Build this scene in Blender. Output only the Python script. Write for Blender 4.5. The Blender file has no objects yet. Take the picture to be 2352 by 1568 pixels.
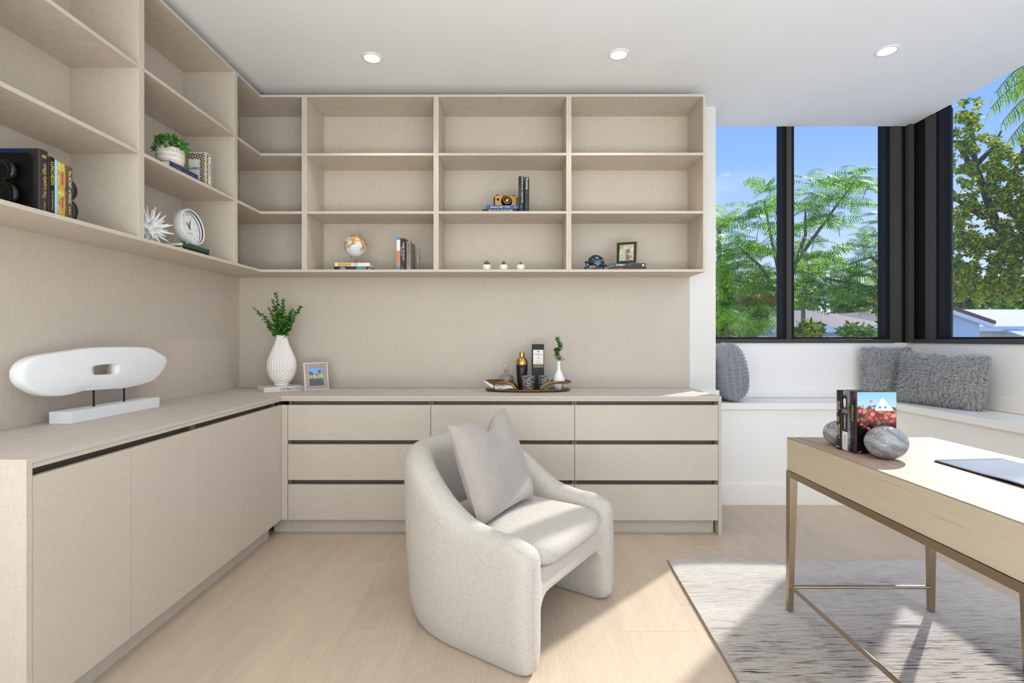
import bpy, bmesh, math, random
from mathutils import Vector, Matrix, Euler
R = math.radians
rng = random.Random(7)
S = bpy.context.scene
COL = S.collection

# ------------------------------------------------------------------ camera
CAMZ = 1.194
cam = bpy.data.cameras.new('camera'); cam.lens = 18.0; cam.sensor_width = 36.0
cam.shift_y = -7.7 / 2352; cam.clip_start = 0.05; cam.clip_end = 300
co = bpy.data.objects.new('camera', cam); COL.objects.link(co)
co.location = (0, 0, CAMZ); co.rotation_euler = (R(90), 0, 0.0035)
S.camera = co

# ------------------------------------------------------------------ world, sun, exposure
S.view_settings.view_transform = 'Standard'; S.view_settings.look = 'None'
S.view_settings.gamma = 1; S.view_settings.use_curve_mapping = False
S.view_settings.exposure = 0.05
w = bpy.data.worlds.new('sky'); S.world = w; w.use_nodes = True
nt = w.node_tree; nt.nodes.clear()
def wn(t, **k):
    n = nt.nodes.new(t)
    for a, b in k.items(): setattr(n, a, b)
    return n
tc = wn('ShaderNodeTexCoord'); sep = wn('ShaderNodeSeparateXYZ'); ramp = wn('ShaderNodeValToRGB')
nt.links.new(tc.outputs['Generated'], sep.inputs[0]); nt.links.new(sep.outputs[2], ramp.inputs[0])
ramp.color_ramp.elements[0].position = 0.0; ramp.color_ramp.elements[0].color = (.72, .85, 1.0, 1)
ramp.color_ramp.elements[1].position = 0.55; ramp.color_ramp.elements[1].color = (.12, .33, .95, 1)
e = ramp.color_ramp.elements.new(0.12); e.color = (.56, .71, 1.0, 1)
e = ramp.color_ramp.elements.new(0.30); e.color = (.29, .49, 1.0, 1)
mp = wn('ShaderNodeMapping'); mp.inputs['Scale'].default_value = (1.6, 1.6, 6.0)
nz = wn('ShaderNodeTexNoise'); nz.inputs['Scale'].default_value = 2.6; nz.inputs['Detail'].default_value = 7
nt.links.new(tc.outputs['Generated'], mp.inputs[0]); nt.links.new(mp.outputs[0], nz.inputs[0])
cr = wn('ShaderNodeMapRange'); cr.inputs[1].default_value = .47; cr.inputs[2].default_value = .62
nt.links.new(nz.outputs[0], cr.inputs[0])
el = wn('ShaderNodeMapRange'); el.inputs[1].default_value = .30; el.inputs[2].default_value = .08
nt.links.new(sep.outputs[2], el.inputs[0])
mu = wn('ShaderNodeMath', operation='MULTIPLY'); nt.links.new(cr.outputs[0], mu.inputs[0]); nt.links.new(el.outputs[0], mu.inputs[1])
mx = wn('ShaderNodeMix', data_type='RGBA'); nt.links.new(mu.outputs[0], mx.inputs[0])
nt.links.new(ramp.outputs[0], mx.inputs[6]); mx.inputs[7].default_value = (1.0, 1.0, 1.0, 1)
bg = wn('ShaderNodeBackground'); bg.inputs[1].default_value = 1.25; out = wn('ShaderNodeOutputWorld')
nt.links.new(mx.outputs[2], bg.inputs[0]); nt.links.new(bg.outputs[0], out.inputs[0])

sun = bpy.data.lights.new('sun', 'SUN'); sun.energy = 5.4; sun.angle = R(0.9); sun.color = (1.0, .96, .90)
so = bpy.data.objects.new('sun', sun); COL.objects.link(so); so.location = (20, 20, 20)
so.rotation_euler = Vector((-1, -1, -.8895)).to_track_quat('-Z', 'Y').to_euler()
def area(name, loc, target, sx, sy, power, col):
    l = bpy.data.lights.new(name, 'AREA'); l.shape = 'RECTANGLE'; l.size = sx; l.size_y = sy; l.energy = power; l.color = col
    o = bpy.data.objects.new(name, l); COL.objects.link(o); o.location = loc
    o.rotation_euler = (Vector(target) - Vector(loc)).to_track_quat('-Z', 'Y').to_euler()
    return o
# unseen fill lamps added behind and right of the camera to brighten the room
area('fill_rear', (0.55, -2.45, 1.55), (0.55, 4, 1.7), 4.6, 2.3, 30, (.90, .97, 1.0))
area('fill_side', (3.0, -0.9, 1.7), (-2, 1.6, 1.6), 2.6, 2.0, 22, (.90, .97, 1.0))
area('fill_upward', (0.55, -1.5, .30), (0.55, -1.1, 3.0), 4.6, 1.8, 175, (.91, .975, 1.0))  # added lamp low behind the camera, aimed up to brighten the ceiling
S.cycles.use_denoising = True
S.cycles.max_bounces = 7; S.cycles.diffuse_bounces = 4; S.cycles.glossy_bounces = 3
S.cycles.transmission_bounces = 6; S.cycles.transparent_max_bounces = 8
S.cycles.caustics_reflective = False; S.cycles.caustics_refractive = False
S.cycles.sample_clamp_indirect = 6
S.cycles.use_adaptive_sampling = True; S.cycles.adaptive_threshold = 0.02

# ------------------------------------------------------------------ helpers
def at(px, py, Y):
    """point at depth Y along the line of sight of a photo pixel"""
    c, s = math.cos(.0035), math.sin(.0035); a = (px - 1176) / 1176.; b = -(py - 776.3) / 1176.
    d = (a * c - s, a * s + c, b); t = Y / d[1]
    return Vector((d[0] * t, Y, CAMZ + b * t))

def srgb(r, g, b):
    f = lambda v: (v / 255 / 12.92) if v / 255 <= .04045 else ((v / 255 + .055) / 1.055) ** 2.4
    return (f(r), f(g), f(b), 1)

class MB:
    def __init__(s): s.v = []; s.f = []; s.m = []
    def add(s, vs, fs, mi=0):
        n = len(s.v); s.v += [tuple(v) for v in vs]
        for f in fs: s.f.append(tuple(i + n for i in f)); s.m.append(mi)
        return s
    def box(s, x0, x1, y0, y1, z0, z1, mi=0):
        vs = [(x, y, z) for z in (z0, z1) for y in (y0, y1) for x in (x0, x1)]
        return s.add(vs, [(0, 2, 3, 1), (4, 5, 7, 6), (0, 1, 5, 4), (2, 6, 7, 3), (0, 4, 6, 2), (1, 3, 7, 5)], mi)
    def quad(s, a, b, c, d, mi=0): return s.add([a, b, c, d], [(0, 1, 2, 3)], mi)
    def prism(s, pts, axis, a, b, mi=0):
        """closed outline pts (2-D) extruded from a to b on axis"""
        def mk(p, t):
            return {'x': (t, p[0], p[1]), 'y': (p[0], t, p[1]), 'z': (p[0], p[1], t)}[axis]
        n = len(pts); vs = [mk(p, a) for p in pts] + [mk(p, b) for p in pts]
        fs = [tuple(range(n))[::-1], tuple(range(n, 2 * n))] + [(i, (i + 1) % n, n + (i + 1) % n, n + i) for i in range(n)]
        return s.add(vs, fs, mi)
    def lathe(s, prof, n=32, c=(0, 0, 0), mi=0, mod=None, sx=1, sy=1):
        vs = []; k = len(prof)
        for j, (r, z) in enumerate(prof):
            for i in range(n):
                a = 2 * math.pi * i / n; rr = mod(r, z, a) if mod else r
                vs.append((c[0] + rr * math.cos(a) * sx, c[1] + rr * math.sin(a) * sy, c[2] + z))
        fs = []
        for j in range(k - 1):
            for i in range(n):
                i2 = (i + 1) % n; fs.append((j * n + i, j * n + i2, (j + 1) * n + i2, (j + 1) * n + i))
        if prof[0][0] > 1e-5: fs.append(tuple(range(n))[::-1])
        if prof[-1][0] > 1e-5: fs.append(tuple((k - 1) * n + i for i in range(n)))
        return s.add(vs, fs, mi)
    def tube(s, pts, r, n=8, mi=0, closed=False, flat=1.0):
        pts = [Vector(p) for p in pts]; K = len(pts)
        rs = r if isinstance(r, (list, tuple)) else [r] * K
        vs = []; up = Vector((0, 0, 1)); prev = None
        for i, p in enumerate(pts):
            if closed: d = pts[(i + 1) % K] - pts[i - 1]
            else: d = pts[min(i + 1, K - 1)] - pts[max(i - 1, 0)]
            d.normalize()
            if prev is None:
                a = d.cross(up)
                if a.length < .05: a = d.cross(Vector((1, 0, 0)))
            else: a = prev - d * prev.dot(d)
            a.normalize(); prev = a; b = d.cross(a)
            for k in range(n):
                t = 2 * math.pi * k / n; vs.append(p + (a * math.cos(t) + b * math.sin(t) * flat) * rs[i])
        fs = []; L = K if closed else K - 1
        for i in range(L):
            for k in range(n):
                i2 = (i + 1) % K; k2 = (k + 1) % n
                fs.append((i * n + k, i * n + k2, i2 * n + k2, i2 * n + k))
        if not closed: fs += [tuple(range(n))[::-1], tuple((K - 1) * n + k for k in range(n))]
        return s.add(vs, fs, mi)
    def ball(s, c, r, n=24, m=14, sc=(1, 1, 1), mi=0, fn=None):
        vs = []; fs = []
        for j in range(m + 1):
            t = math.pi * j / m
            for i in range(n):
                a = 2 * math.pi * i / n; d = Vector((math.sin(t) * math.cos(a), math.sin(t) * math.sin(a), math.cos(t)))
                rr = r * (fn(d) if fn else 1)
                vs.append((c[0] + d.x * rr * sc[0], c[1] + d.y * rr * sc[1], c[2] + d.z * rr * sc[2]))
        for j in range(m):
            for i in range(n):
                i2 = (i + 1) % n; fs.append((j * n + i, (j + 1) * n + i, (j + 1) * n + i2, j * n + i2))
        return s.add(vs, fs, mi)
    def xf(s, M):
        s.v = [tuple(M @ Vector(v)) for v in s.v]; return s
    def build(s, name, mat, parent=None, W=False, smooth=False, bevel=0, sub=0, weld=False, seg=2):
        me = bpy.data.meshes.new(name); off = Vector((0, 0, 0))
        if parent is not None and W: off = Vector(parent.location)
        if parent is None:
            xs = [v[0] for v in s.v]; ys = [v[1] for v in s.v]; zs = [v[2] for v in s.v]
            off = Vector(((min(xs) + max(xs)) / 2, (min(ys) + max(ys)) / 2, min(zs)))
        me.from_pydata([(v[0] - off[0], v[1] - off[1], v[2] - off[2]) for v in s.v], [], s.f)
        mats = mat if isinstance(mat, (list, tuple)) else [mat]
        for q in mats: me.materials.append(q)
        if len(mats) > 1: me.polygons.foreach_set('material_index', s.m)
        if weld:
            bm = bmesh.new(); bm.from_mesh(me); bmesh.ops.remove_doubles(bm, verts=bm.verts, dist=1e-5)
            bmesh.ops.recalc_face_normals(bm, faces=bm.faces); bm.to_mesh(me); bm.free()
        if smooth: me.polygons.foreach_set('use_smooth', [True] * len(me.polygons))
        me.update()
        o = bpy.data.objects.new(name, me); COL.objects.link(o)
        if parent is not None: o.parent = parent
        else: o.location = off
        if bevel:
            b = o.modifiers.new('bevel', 'BEVEL'); b.width = bevel; b.segments = seg; b.limit_method = 'ANGLE'; b.angle_limit = R(40)
        if sub:
            q = o.modifiers.new('sub', 'SUBSURF'); q.levels = sub; q.render_levels = sub
        return o

def tag(o, label=None, cat=None, group=None, kind=None):
    if label: o['label'] = label
    if cat: o['category'] = cat
    if group: o['group'] = group
    if kind: o['kind'] = kind
    return o
def thing(name, loc, rot, label, cat, group=None):
    o = bpy.data.objects.new(name, None); COL.objects.link(o); o.empty_display_size = .05
    o.location = loc; o.rotation_euler = rot if isinstance(rot, (tuple, list)) else (0, 0, rot)
    return tag(o, label, cat, group)
def structure(name, loc=(0, 0, 0)):
    o = bpy.data.objects.new(name, None); COL.objects.link(o); o.location = loc; o['kind'] = 'structure'; return o
def copy_tree(o, parent=None):
    c = o.copy(); COL.objects.link(c); c.parent = parent
    for ch in list(o.children):
        if ch.name.split('.')[0] != 'stem': copy_tree(ch, c)
    return c
FONTCACHE = {}
def text(name, body, size, mat, parent, M, sx=1.0, ext=.0002, align='LEFT', bold=0.0, shear=0.0, sp=1.0):
    """lettering as a thin mesh; M places the text plane (x right, y up, z out)"""
    cu = bpy.data.curves.new(name, 'FONT'); cu.body = body; cu.size = size; cu.extrude = ext; cu.offset = bold
    cu.align_x = align; cu.align_y = 'CENTER'; cu.shear = shear; cu.space_character = sp; cu.resolution_u = 2
    tmp = bpy.data.objects.new('tmp', cu); COL.objects.link(tmp)
    bpy.context.view_layer.update()
    me = bpy.data.meshes.new_from_object(tmp.evaluated_get(bpy.context.evaluated_depsgraph_get()))
    bpy.data.objects.remove(tmp); bpy.data.curves.remove(cu)
    me.transform(Matrix.Translation((0, 0, ext)) @ Matrix.Diagonal((sx, 1, 1, 1))); me.transform(M); me.materials.clear(); me.materials.append(mat); me.name = name
    o = bpy.data.objects.new(name, me); COL.objects.link(o); o.parent = parent
    return o
def plane_M(o, xa, ya):
    xa = Vector(xa).normalized(); ya = Vector(ya).normalized(); za = xa.cross(ya)
    M = Matrix((xa, ya, za)).transposed().to_4x4(); M.translation = Vector(o); return M

# ------------------------------------------------------------------ materials
class Mat:
    def __init__(s, name):
        s.m = bpy.data.materials.new(name); s.m.use_nodes = True; s.n = s.m.node_tree; s.b = s.n.nodes['Principled BSDF']
        s.tc = None
    def node(s, t, **k):
        n = s.n.nodes.new(t)
        for a, b in k.items(): setattr(n, a, b)
        return n
    def link(s, a, b): s.n.links.new(a, b)
    def coord(s, scale=(1, 1, 1), rot=(0, 0, 0), kind='Object', loc=(0, 0, 0)):
        if not s.tc: s.tc = s.node('ShaderNodeTexCoord')
        m = s.node('ShaderNodeMapping'); m.inputs['Scale'].default_value = scale; m.inputs['Rotation'].default_value = rot; m.inputs['Location'].default_value = loc
        s.link(s.tc.outputs[kind], m.inputs[0]); return m.outputs[0]
    def noise(s, vec, scale=5, detail=4, rough=.5, dist=0):
        n = s.node('ShaderNodeTexNoise'); n.inputs['Scale'].default_value = scale; n.inputs['Detail'].default_value = detail
        n.inputs['Roughness'].default_value = rough; n.inputs['Distortion'].default_value = dist; s.link(vec, n.inputs[0]); return n.outputs[0]
    def rng(s, v, a, b, c, d):
        n = s.node('ShaderNodeMapRange'); n.inputs[1].default_value = a; n.inputs[2].default_value = b; n.inputs[3].default_value = c; n.inputs[4].default_value = d
        s.link(v, n.inputs[0]); return n.outputs[0]
    def math(s, op, a, b=None):
        n = s.node('ShaderNodeMath', operation=op)
        for i, q in enumerate((a, b)):
            if q is None: continue
            if isinstance(q, (int, float)): n.inputs[i].default_value = q
            else: s.link(q, n.inputs[i])
        return n.outputs[0]
    def mix(s, f, a, b, mode='MIX'):
        n = s.node('ShaderNodeMix', data_type='RGBA', blend_type=mode)
        for i, q in ((0, f), (6, a), (7, b)):
            if isinstance(q, (int, float)): n.inputs[i].default_value = q
            elif isinstance(q, tuple): n.inputs[i].default_value = q
            else: s.link(q, n.inputs[i])
        return n.outputs[2]
    def ramp(s, v, stops):
        n = s.node('ShaderNodeValToRGB'); cr = n.color_ramp; cr.elements[0].position = stops[0][0]; cr.elements[0].color = stops[0][1]
        cr.elements[1].position = stops[-1][0]; cr.elements[1].color = stops[-1][1]
        for p, c in stops[1:-1]:
            q = cr.elements.new(p); q.color = c
        s.link(v, n.inputs[0]); return n.outputs[0]
    def col(s, c):
        if isinstance(c, tuple): s.b.inputs['Base Color'].default_value = c
        else: s.link(c, s.b.inputs['Base Color'])
        return s
    def bump(s, h, st=.3, d=.002):
        n = s.node('ShaderNodeBump'); n.inputs['Strength'].default_value = st; n.inputs['Distance'].default_value = d
        s.link(h, n.inputs['Height']); s.link(n.outputs[0], s.b.inputs['Normal']); return s
    def set(s, **k):
        for a, v in k.items(): s.b.inputs[a.replace('_', ' ')].default_value = v
        return s

def plain(name, c, rough=.5, metal=0, spec=.5, **k):
    """solid colour with a faint procedural variation"""
    m = Mat(name); v = m.noise(m.coord(), 40, 3); f = m.rng(v, .3, .7, .988, 1.012)
    h = m.node('ShaderNodeHueSaturation'); h.inputs['Color'].default_value = c; m.link(f, h.inputs['Value'])
    m.col(h.outputs[0]).set(Roughness=rough, Metallic=metal); m.b.inputs['Specular IOR Level'].default_value = spec
    for a, q in k.items(): m.b.inputs[a.replace('_', ' ')].default_value = q
    return m.m

def linen(name, c, st=.060):
    m = Mat(name)
    a = m.noise(m.coord((420, 420, 26)), 1, 2, .6); b = m.noise(m.coord((26, 26, 520)), 1, 2, .6); g = m.noise(m.coord(), 3, 2)
    v = m.math('ADD', m.rng(a, .3, .7, -st, st), m.rng(b, .3, .7, -st, st)); v = m.math('ADD', v, m.rng(g, .3, .7, -.02, .02))
    v = m.math('ADD', v, 1.0)
    h = m.node('ShaderNodeHueSaturation'); h.inputs['Color'].default_value = c; m.link(v, h.inputs['Value'])
    m.col(h.outputs[0]).set(Roughness=.55); m.b.inputs['Specular IOR Level'].default_value = .35
    m.bump(v, .12, .0006); return m.m
LINEN = linen('linen_laminate', srgb(204, 192, 176))
LINEN_TOP = linen('linen_worktop', srgb(202, 191, 181), .05)
LINEN_EDGE = plain('linen_edge_band', srgb(212, 196, 185), .5)
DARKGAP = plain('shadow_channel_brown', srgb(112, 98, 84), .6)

def wallpaint(name, c, rough=.6):
    m = Mat(name); v = m.noise(m.coord(), 2, 3); f = m.rng(v, .3, .7, .985, 1.015)
    h = m.node('ShaderNodeHueSaturation'); h.inputs['Color'].default_value = c; m.link(f, h.inputs['Value'])
    m.col(h.outputs[0]).set(Roughness=rough); b = m.noise(m.coord(), 180, 3); m.bump(b, .03, .0005); return m.m
WHITE = wallpaint('white_wall_paint', srgb(230, 227, 221)); CEIL = wallpaint('white_ceiling_paint', srgb(242, 242, 241), .8)
WHITE_GLOSS = plain('white_satin_paint', srgb(246, 242, 235), .35); WHITE_LIT = wallpaint('white_wall_paint_lit', srgb(246, 242, 235))  # bay copy of the wall white, made lighter to stand in for window light

def wood_floor():
    m = Mat('oak_floor_planks'); at_ = m.node('ShaderNodeAttribute'); at_.attribute_name = 'rnd'
    vec = m.coord((1, 1, 1)); ad = m.node('ShaderNodeVectorMath', operation='MULTIPLY_ADD')
    cmb = m.node('ShaderNodeCombineXYZ'); m.link(at_.outputs['Fac'], cmb.inputs[0]); m.link(at_.outputs['Fac'], cmb.inputs[1])
    m.link(cmb.outputs[0], ad.inputs[0]); ad.inputs[1].default_value = (37, 53, 0); m.link(vec, ad.inputs[2])
    def mapped(sc):
        q = m.node('ShaderNodeMapping'); q.inputs['Scale'].default_value = sc; m.link(ad.outputs[0], q.inputs[0]); return q.outputs[0]
    big = m.noise(mapped((7, 1.1, 1)), 1, 2, .5, .6)
    rings = m.math('FRACT', m.math('MULTIPLY', big, 14)); rings = m.math('ABSOLUTE', m.math('SUBTRACT', rings, .5))
    fine = m.noise(mapped((170, 5, 1)), 1, 4, .6)
    v = m.math('ADD', m.rng(rings, 0, .5, -.035, .03), m.rng(fine, .3, .7, -.05, .05))
    v = m.math('ADD', v, m.rng(at_.outputs['Fac'], 0, 1, -.035, .035)); v = m.math('ADD', v, m.rng(big, .3, .7, -.05, .05)); v = m.math('ADD', v, 1.0)
    h = m.node('ShaderNodeHueSaturation'); h.inputs['Color'].default_value = srgb(202, 183, 160); m.link(v, h.inputs['Value'])
    m.col(h.outputs[0]).set(Roughness=.42); m.b.inputs['Specular IOR Level'].default_value = .4; m.bump(v, .08, .001); return m.m
FLOORM = wood_floor(); SEAM_GLINT = plain('plank_seam_glint', srgb(226, 206, 180), .6)  # seam colour lightened to imitate light catching the plank bevels

def oak(name, c, axis=1, dk=.35, lo=.56):
    m = Mat(name); sc = [90, 90, 90]; sc[axis] = 3.0; sc2 = [9, 9, 9]; sc2[axis] = .8
    f = m.noise(m.coord(tuple(sc)), 1, 5, .65); g = m.noise(m.coord(tuple(sc2)), 1, 3, .5, .5)
    d = m.rng(f, lo, lo + .14, 0, 1); v = m.math('ADD', m.rng(g, .3, .7, .92, 1.06), m.rng(f, .3, .7, -.05, .05))
    h = m.node('ShaderNodeHueSaturation'); h.inputs['Color'].default_value = c; m.link(v, h.inputs['Value'])
    m.col(m.mix(m.math('MULTIPLY', d, dk), h.outputs[0], srgb(120, 98, 78))).set(Roughness=.38); m.bump(f, .25, .0006); return m.m
DESKWOOD = oak('desk_oak', srgb(202, 187, 163)); DESKTOP = oak('desk_oak_top', srgb(172, 150, 132), 1, .8, .53); DESKTOP.node_tree.nodes['Principled BSDF'].inputs['Roughness'].default_value = .6; DESKTOP.node_tree.nodes['Principled BSDF'].inputs['Specular IOR Level'].default_value = .25
METAL = plain('champagne_metal', srgb(176, 158, 134), .32, 1.0)
BLACKM = plain('black_window_metal', srgb(24, 23, 22), .6, 0, .2)
BLACKM2 = plain('charcoal_window_metal', srgb(68, 66, 63), .5, 0, .3)
BLACK = plain('black_lacquer', srgb(14, 13, 14), .3); BLACKMATT = plain('black_card', srgb(26, 26, 28), .6)
GOLD = plain('brass', srgb(196, 160, 96), .28, 1.0); BRONZE = plain('antique_brass', srgb(140, 108, 66), .38, .9)
PAPER = plain('book_paper', srgb(232, 226, 214), .8); INKW = plain('white_ink', srgb(240, 240, 238), .5); INKB = plain('black_ink', srgb(30, 30, 32), .6)
INKG = plain('gold_ink', srgb(214, 182, 96), .45); INKY = plain('yellow_ink', srgb(228, 210, 62), .5); INKGREY = plain('grey_ink', srgb(120, 118, 118), .6)
CERAMIC = plain('white_ceramic', srgb(236, 230, 223), .25); PLASTER = plain('white_plaster', srgb(238, 238, 237), .6)

def see_through(m, tint, rough, f0, f1, power=3.0, normal=None):
    n = m.n; tr = m.node('ShaderNodeBsdfTransparent'); tr.inputs[0].default_value = tint
    gl = m.node('ShaderNodeBsdfGlossy'); gl.inputs['Roughness'].default_value = rough; lw = m.node('ShaderNodeLayerWeight'); lw.inputs[0].default_value = .5
    if normal: m.link(normal, gl.inputs['Normal']); m.link(normal, lw.inputs['Normal'])
    f = m.math('POWER', lw.outputs['Facing'], power); f = m.rng(f, 0, 1, f0, f1)
    mx = m.node('ShaderNodeMixShader'); m.link(f, mx.inputs[0]); m.link(tr.outputs[0], mx.inputs[1]); m.link(gl.outputs[0], mx.inputs[2])
    m.link(mx.outputs[0], n.nodes['Material Output'].inputs[0]); n.nodes.remove(m.b); return m.m
PANE = see_through(Mat('window_glass'), (.925, .94, .95, 1), .02, .012, .35, 4.0)
def clear_glass(name, tint, f1=.8):
    m = Mat(name); b = m.node('ShaderNodeBump'); b.inputs['Strength'].default_value = .1; m.link(m.noise(m.coord(), 30, 2), b.inputs['Height'])
    return see_through(m, tint, .04, .04, f1, 2.2, b.outputs[0])
GLASS = clear_glass('clear_glass', (.965, .967, .97, 1))
def crystal():
    m = Mat('cut_crystal'); v = m.node('ShaderNodeTexVoronoi'); v.inputs['Scale'].default_value = 85; m.link(m.coord((1, 1, .8)), v.inputs[0])
    b = m.node('ShaderNodeBump'); b.inputs['Strength'].default_value = .9; b.inputs['Distance'].default_value = .01; m.link(v.outputs[0], b.inputs['Height'])
    return see_through(m, (.95, .955, .96, 1), .08, .10, .9, 1.0, b.outputs[0])
CRYSTAL = crystal()

# ------------------------------------------------------------------ dimensions of the room
XW, YB = -1.975, 3.670            # left wall, back wall
XC, YF = -1.661, 3.356            # front planes of the upper units
XLC, YLF = -1.413, 3.108          # front planes of the base units
ZC, ZCEIL = .842, 2.849
XWW, YW, XRW = 1.445, 4.008, 3.092  # corner of the white wall, window wall, right wall
TH = .0165
YN = 1.478; ROOM_Y0 = -2.6; SILL = 1.158

# ------------------------------------------------------------------ shell
mb = MB(); mr = []
# planks running away from the camera
PW = .2887; x = -1.278 - 4 * PW; ci = -4
known = {0: 3.041, 1: 2.726, 2: 2.089, 6: 2.087}
base = MB().box(-2.1, 3.3, ROOM_Y0, 4.1, -.06, -.0006)
fl = MB(); ri = random.Random(3)
while x < 3.3:
    x1 = min(x + PW, 3.3); y = known.get(ci, ri.uniform(2.1, 3.3))
    while y > ROOM_Y0: y -= 1.9
    while y < 4.1:
        a = max(y, ROOM_Y0); b = min(y + 1.9, 4.1)
        if x1 > -2.1:
            fl.box(max(x, -2.1) + .0009, x1 - .0009, a + .0009, b - .0009, -.0006, 0); mr += [ri.random()] * 6
        y += 1.9
    x = x1; ci += 1
floor = MB(); floor.add(base.v, base.f, 1); floor.add(fl.v, fl.f, 0)
fo = floor.build('floor', [FLOORM, SEAM_GLINT]); fo['kind'] = 'structure'
att = fo.data.attributes.new('rnd', 'FLOAT', 'FACE'); att.data.foreach_set('value', [.5] * 6 + mr)

def struct(name, mbx, mat, **k): return tag(mbx.build(name, mat, **k), kind='structure')
struct('ceiling', MB().box(-2.1, XRW + .004, ROOM_Y0, YW + .004, ZCEIL, ZCEIL + .05).box(-2.1, XRW + .085, ROOM_Y0, YW + .085, ZCEIL + .0505, ZCEIL + .16), CEIL)
struct('wall_left', MB().box(-2.1, XW, ROOM_Y0, YB + .12, 0, ZCEIL), WHITE)
struct('wall_back', MB().box(XW, XWW, YB, YB + .45, 0, ZCEIL), WHITE)
struct('wall_bay', MB().box(XWW, 3.3, YW, YW + .2, 0, SILL), WHITE_LIT)
wr = MB().box(XRW, XRW + .2, 0.25, YW, 0, SILL); wr.box(XRW, XRW + .2, ROOM_Y0, -2.2, 0, ZCEIL); wr.box(XRW, XRW + .2, -2.2, .25, 0, .3); wr.box(XRW, XRW + .2, 0.05, .45, .3, ZCEIL)
struct('wall_right', wr, WHITE_LIT)
wf = MB().box(XW, XRW, ROOM_Y0 - .1, ROOM_Y0, 0, .35); wf.box(XW, XRW, ROOM_Y0 - .1, ROOM_Y0, 2.75, ZCEIL); wf.box(XW, -1.8, ROOM_Y0 - .1, ROOM_Y0, .35, 2.75); wf.box(2.9, XRW, ROOM_Y0 - .1, ROOM_Y0, .35, 2.75)
struct('wall_front', wf, WHITE)
# linen cladding between worktop and shelves
t = MB().box(XW, 1.256, YB - .008, YB, ZC, 1.66); struct('trim_1', t, LINEN)
t = MB().box(XW, XW + .008, YN, YB - .008, ZC, 1.66); struct('trim_2', t, LINEN)
# skirting on the corner of the white wall above the bench
struct('baseboard_back', MB().box(1.268, 1.466, YB - .016, YB, .60, .822).box(XWW, 1.466, YB, YW, .731, .822), WHITE_GLOSS, bevel=.002)
struct('baseboard_bay', MB().box(1.466, XRW - .016, YW - .016, YW, .731, .827), WHITE_GLOSS, bevel=.002)
struct('baseboard_right', MB().box(XRW - .016, XRW, .3, YW, .731, .827), WHITE_GLOSS, bevel=.002)

# window bench: one continuous L shaped seat with panelled front
BX = 2.735
b = thing('window_bench', (2.2, 3.84, 0), 0, 'white built-in window bench running round the corner under the black windows', 'bench')
b['kind'] = 'structure'; del b['label']; del b['category']; b.name = 'trim_3'
MB().box(1.26, BX, 3.682, YW - .001, .0, .683).box(BX - .0, XRW - .001, .3, YW - .001, 0, .683).build('bench_base', WHITE_LIT, b, W=True)
MB().prism([(1.268, YW - .017), (1.268, 3.660), (BX - .02, 3.660), (BX - .02, .3), (XRW - .017, .3), (XRW - .017, YW - .017)], 'z', .684, .730).build('bench_seat', WHITE_GLOSS, b, W=True, bevel=.002)
MB().box(1.27, BX - .012, 3.668, 3.681, 0, .149).box(BX - .014, BX - .001, .3, 3.668, 0, .149).build('bench_skirting', WHITE_GLOSS, b, W=True, bevel=.0015)

# windows -------------------------------------------------------------
def frame_ring(m, ax, c, u0, u1, z0, z1, w, d0, d1, mi=0, top=True):
    """rectangular ring in plane ax ('x' or 'y')"""
    def bx(a0, a1, b0, b1):
        if ax == 'y': m.box(a0, a1, c + d0, c + d1, b0, b1, mi)
        else: m.box(c + d0, c + d1, a0, a1, b0, b1, mi)
    bx(u0, u0 + w, z0, z1); bx(u1 - w, u1, z0, z1); bx(u0 + w, u1 - w, z0, z0 + w)
    if top: bx(u0 + w, u1 - w, z1 - w, z1)
def make_window(name, ax, c, edges, z0, z1, wl=.035):
    root = structure(name, (0, 0, 0))
    for i, (u0, u1) in enumerate(edges):
        m = MB(); frame_ring(m, ax, c, u0, u1, z0, z1 + .0495, .018, .005, .13, top=False); m.build('outer_frame', BLACKM2, root, bevel=.001)
        m = MB(); frame_ring(m, ax, c, u0 + .018, u1 - .018, z0 + .016, z1 + .0495, .028, .02, .11, top=False); m.build('sash', BLACKM, root, bevel=.001)
        g = MB()
        if ax == 'y': g.box(u0 + .03, u1 - .03, c + .06, c + .066, z0 + .03, z1 + .049)
        else: g.box(c + .06, c + .066, u0 + .03, u1 - .03, z0 + .03, z1 + .049)
        g.build('pane', PANE, root)
    return root
w1 = make_window('window_1', 'y', YW, [(XWW + .005, 2.155), (2.155, 2.965)], SILL, ZCEIL)
w2 = make_window('window_2', 'x', XRW, [(2.16, 3.80), (.45, 2.14)], SILL, ZCEIL)
# corner posts, stepped profile
m = MB(); m.box(2.966, 3.03, YW + .0, YW + .16, SILL, ZCEIL + .0495); m.build('corner_post', BLACKM2, w1, bevel=.002)
MB().box(3.03, 3.30, YW + .02, YW + .20, SILL, ZCEIL + .0495).build('corner_post', BLACKM, w1, bevel=.002)
MB().box(XRW, XRW + .16, 3.80, 3.86, SILL, ZCEIL + .0495).build('corner_post', BLACKM2, w2, bevel=.002)
MB().box(XRW + .02, XRW + .2, 3.86, YW - .02, SILL, ZCEIL + .0495).build('corner_post', BLACKM, w2, bevel=.002)
MB().box(3.055, 3.092, YW - .045, YW, SILL, ZCEIL - .0005).build('corner_post', BLACKM2, w2, bevel=.002)
MB().box(1.46, 2.96, YW - .012, YW + .0, SILL - .002, SILL + .028).build('sill_rail', BLACKM2, w1, bevel=.001)
MB().box(XRW - .012, XRW, .45, 3.96, SILL - .002, SILL + .028).build('sill_rail', BLACKM2, w2, bevel=.001)
w3 = make_window('window_3', 'x', XRW, [(-2.2, .05)], .3, ZCEIL)

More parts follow.
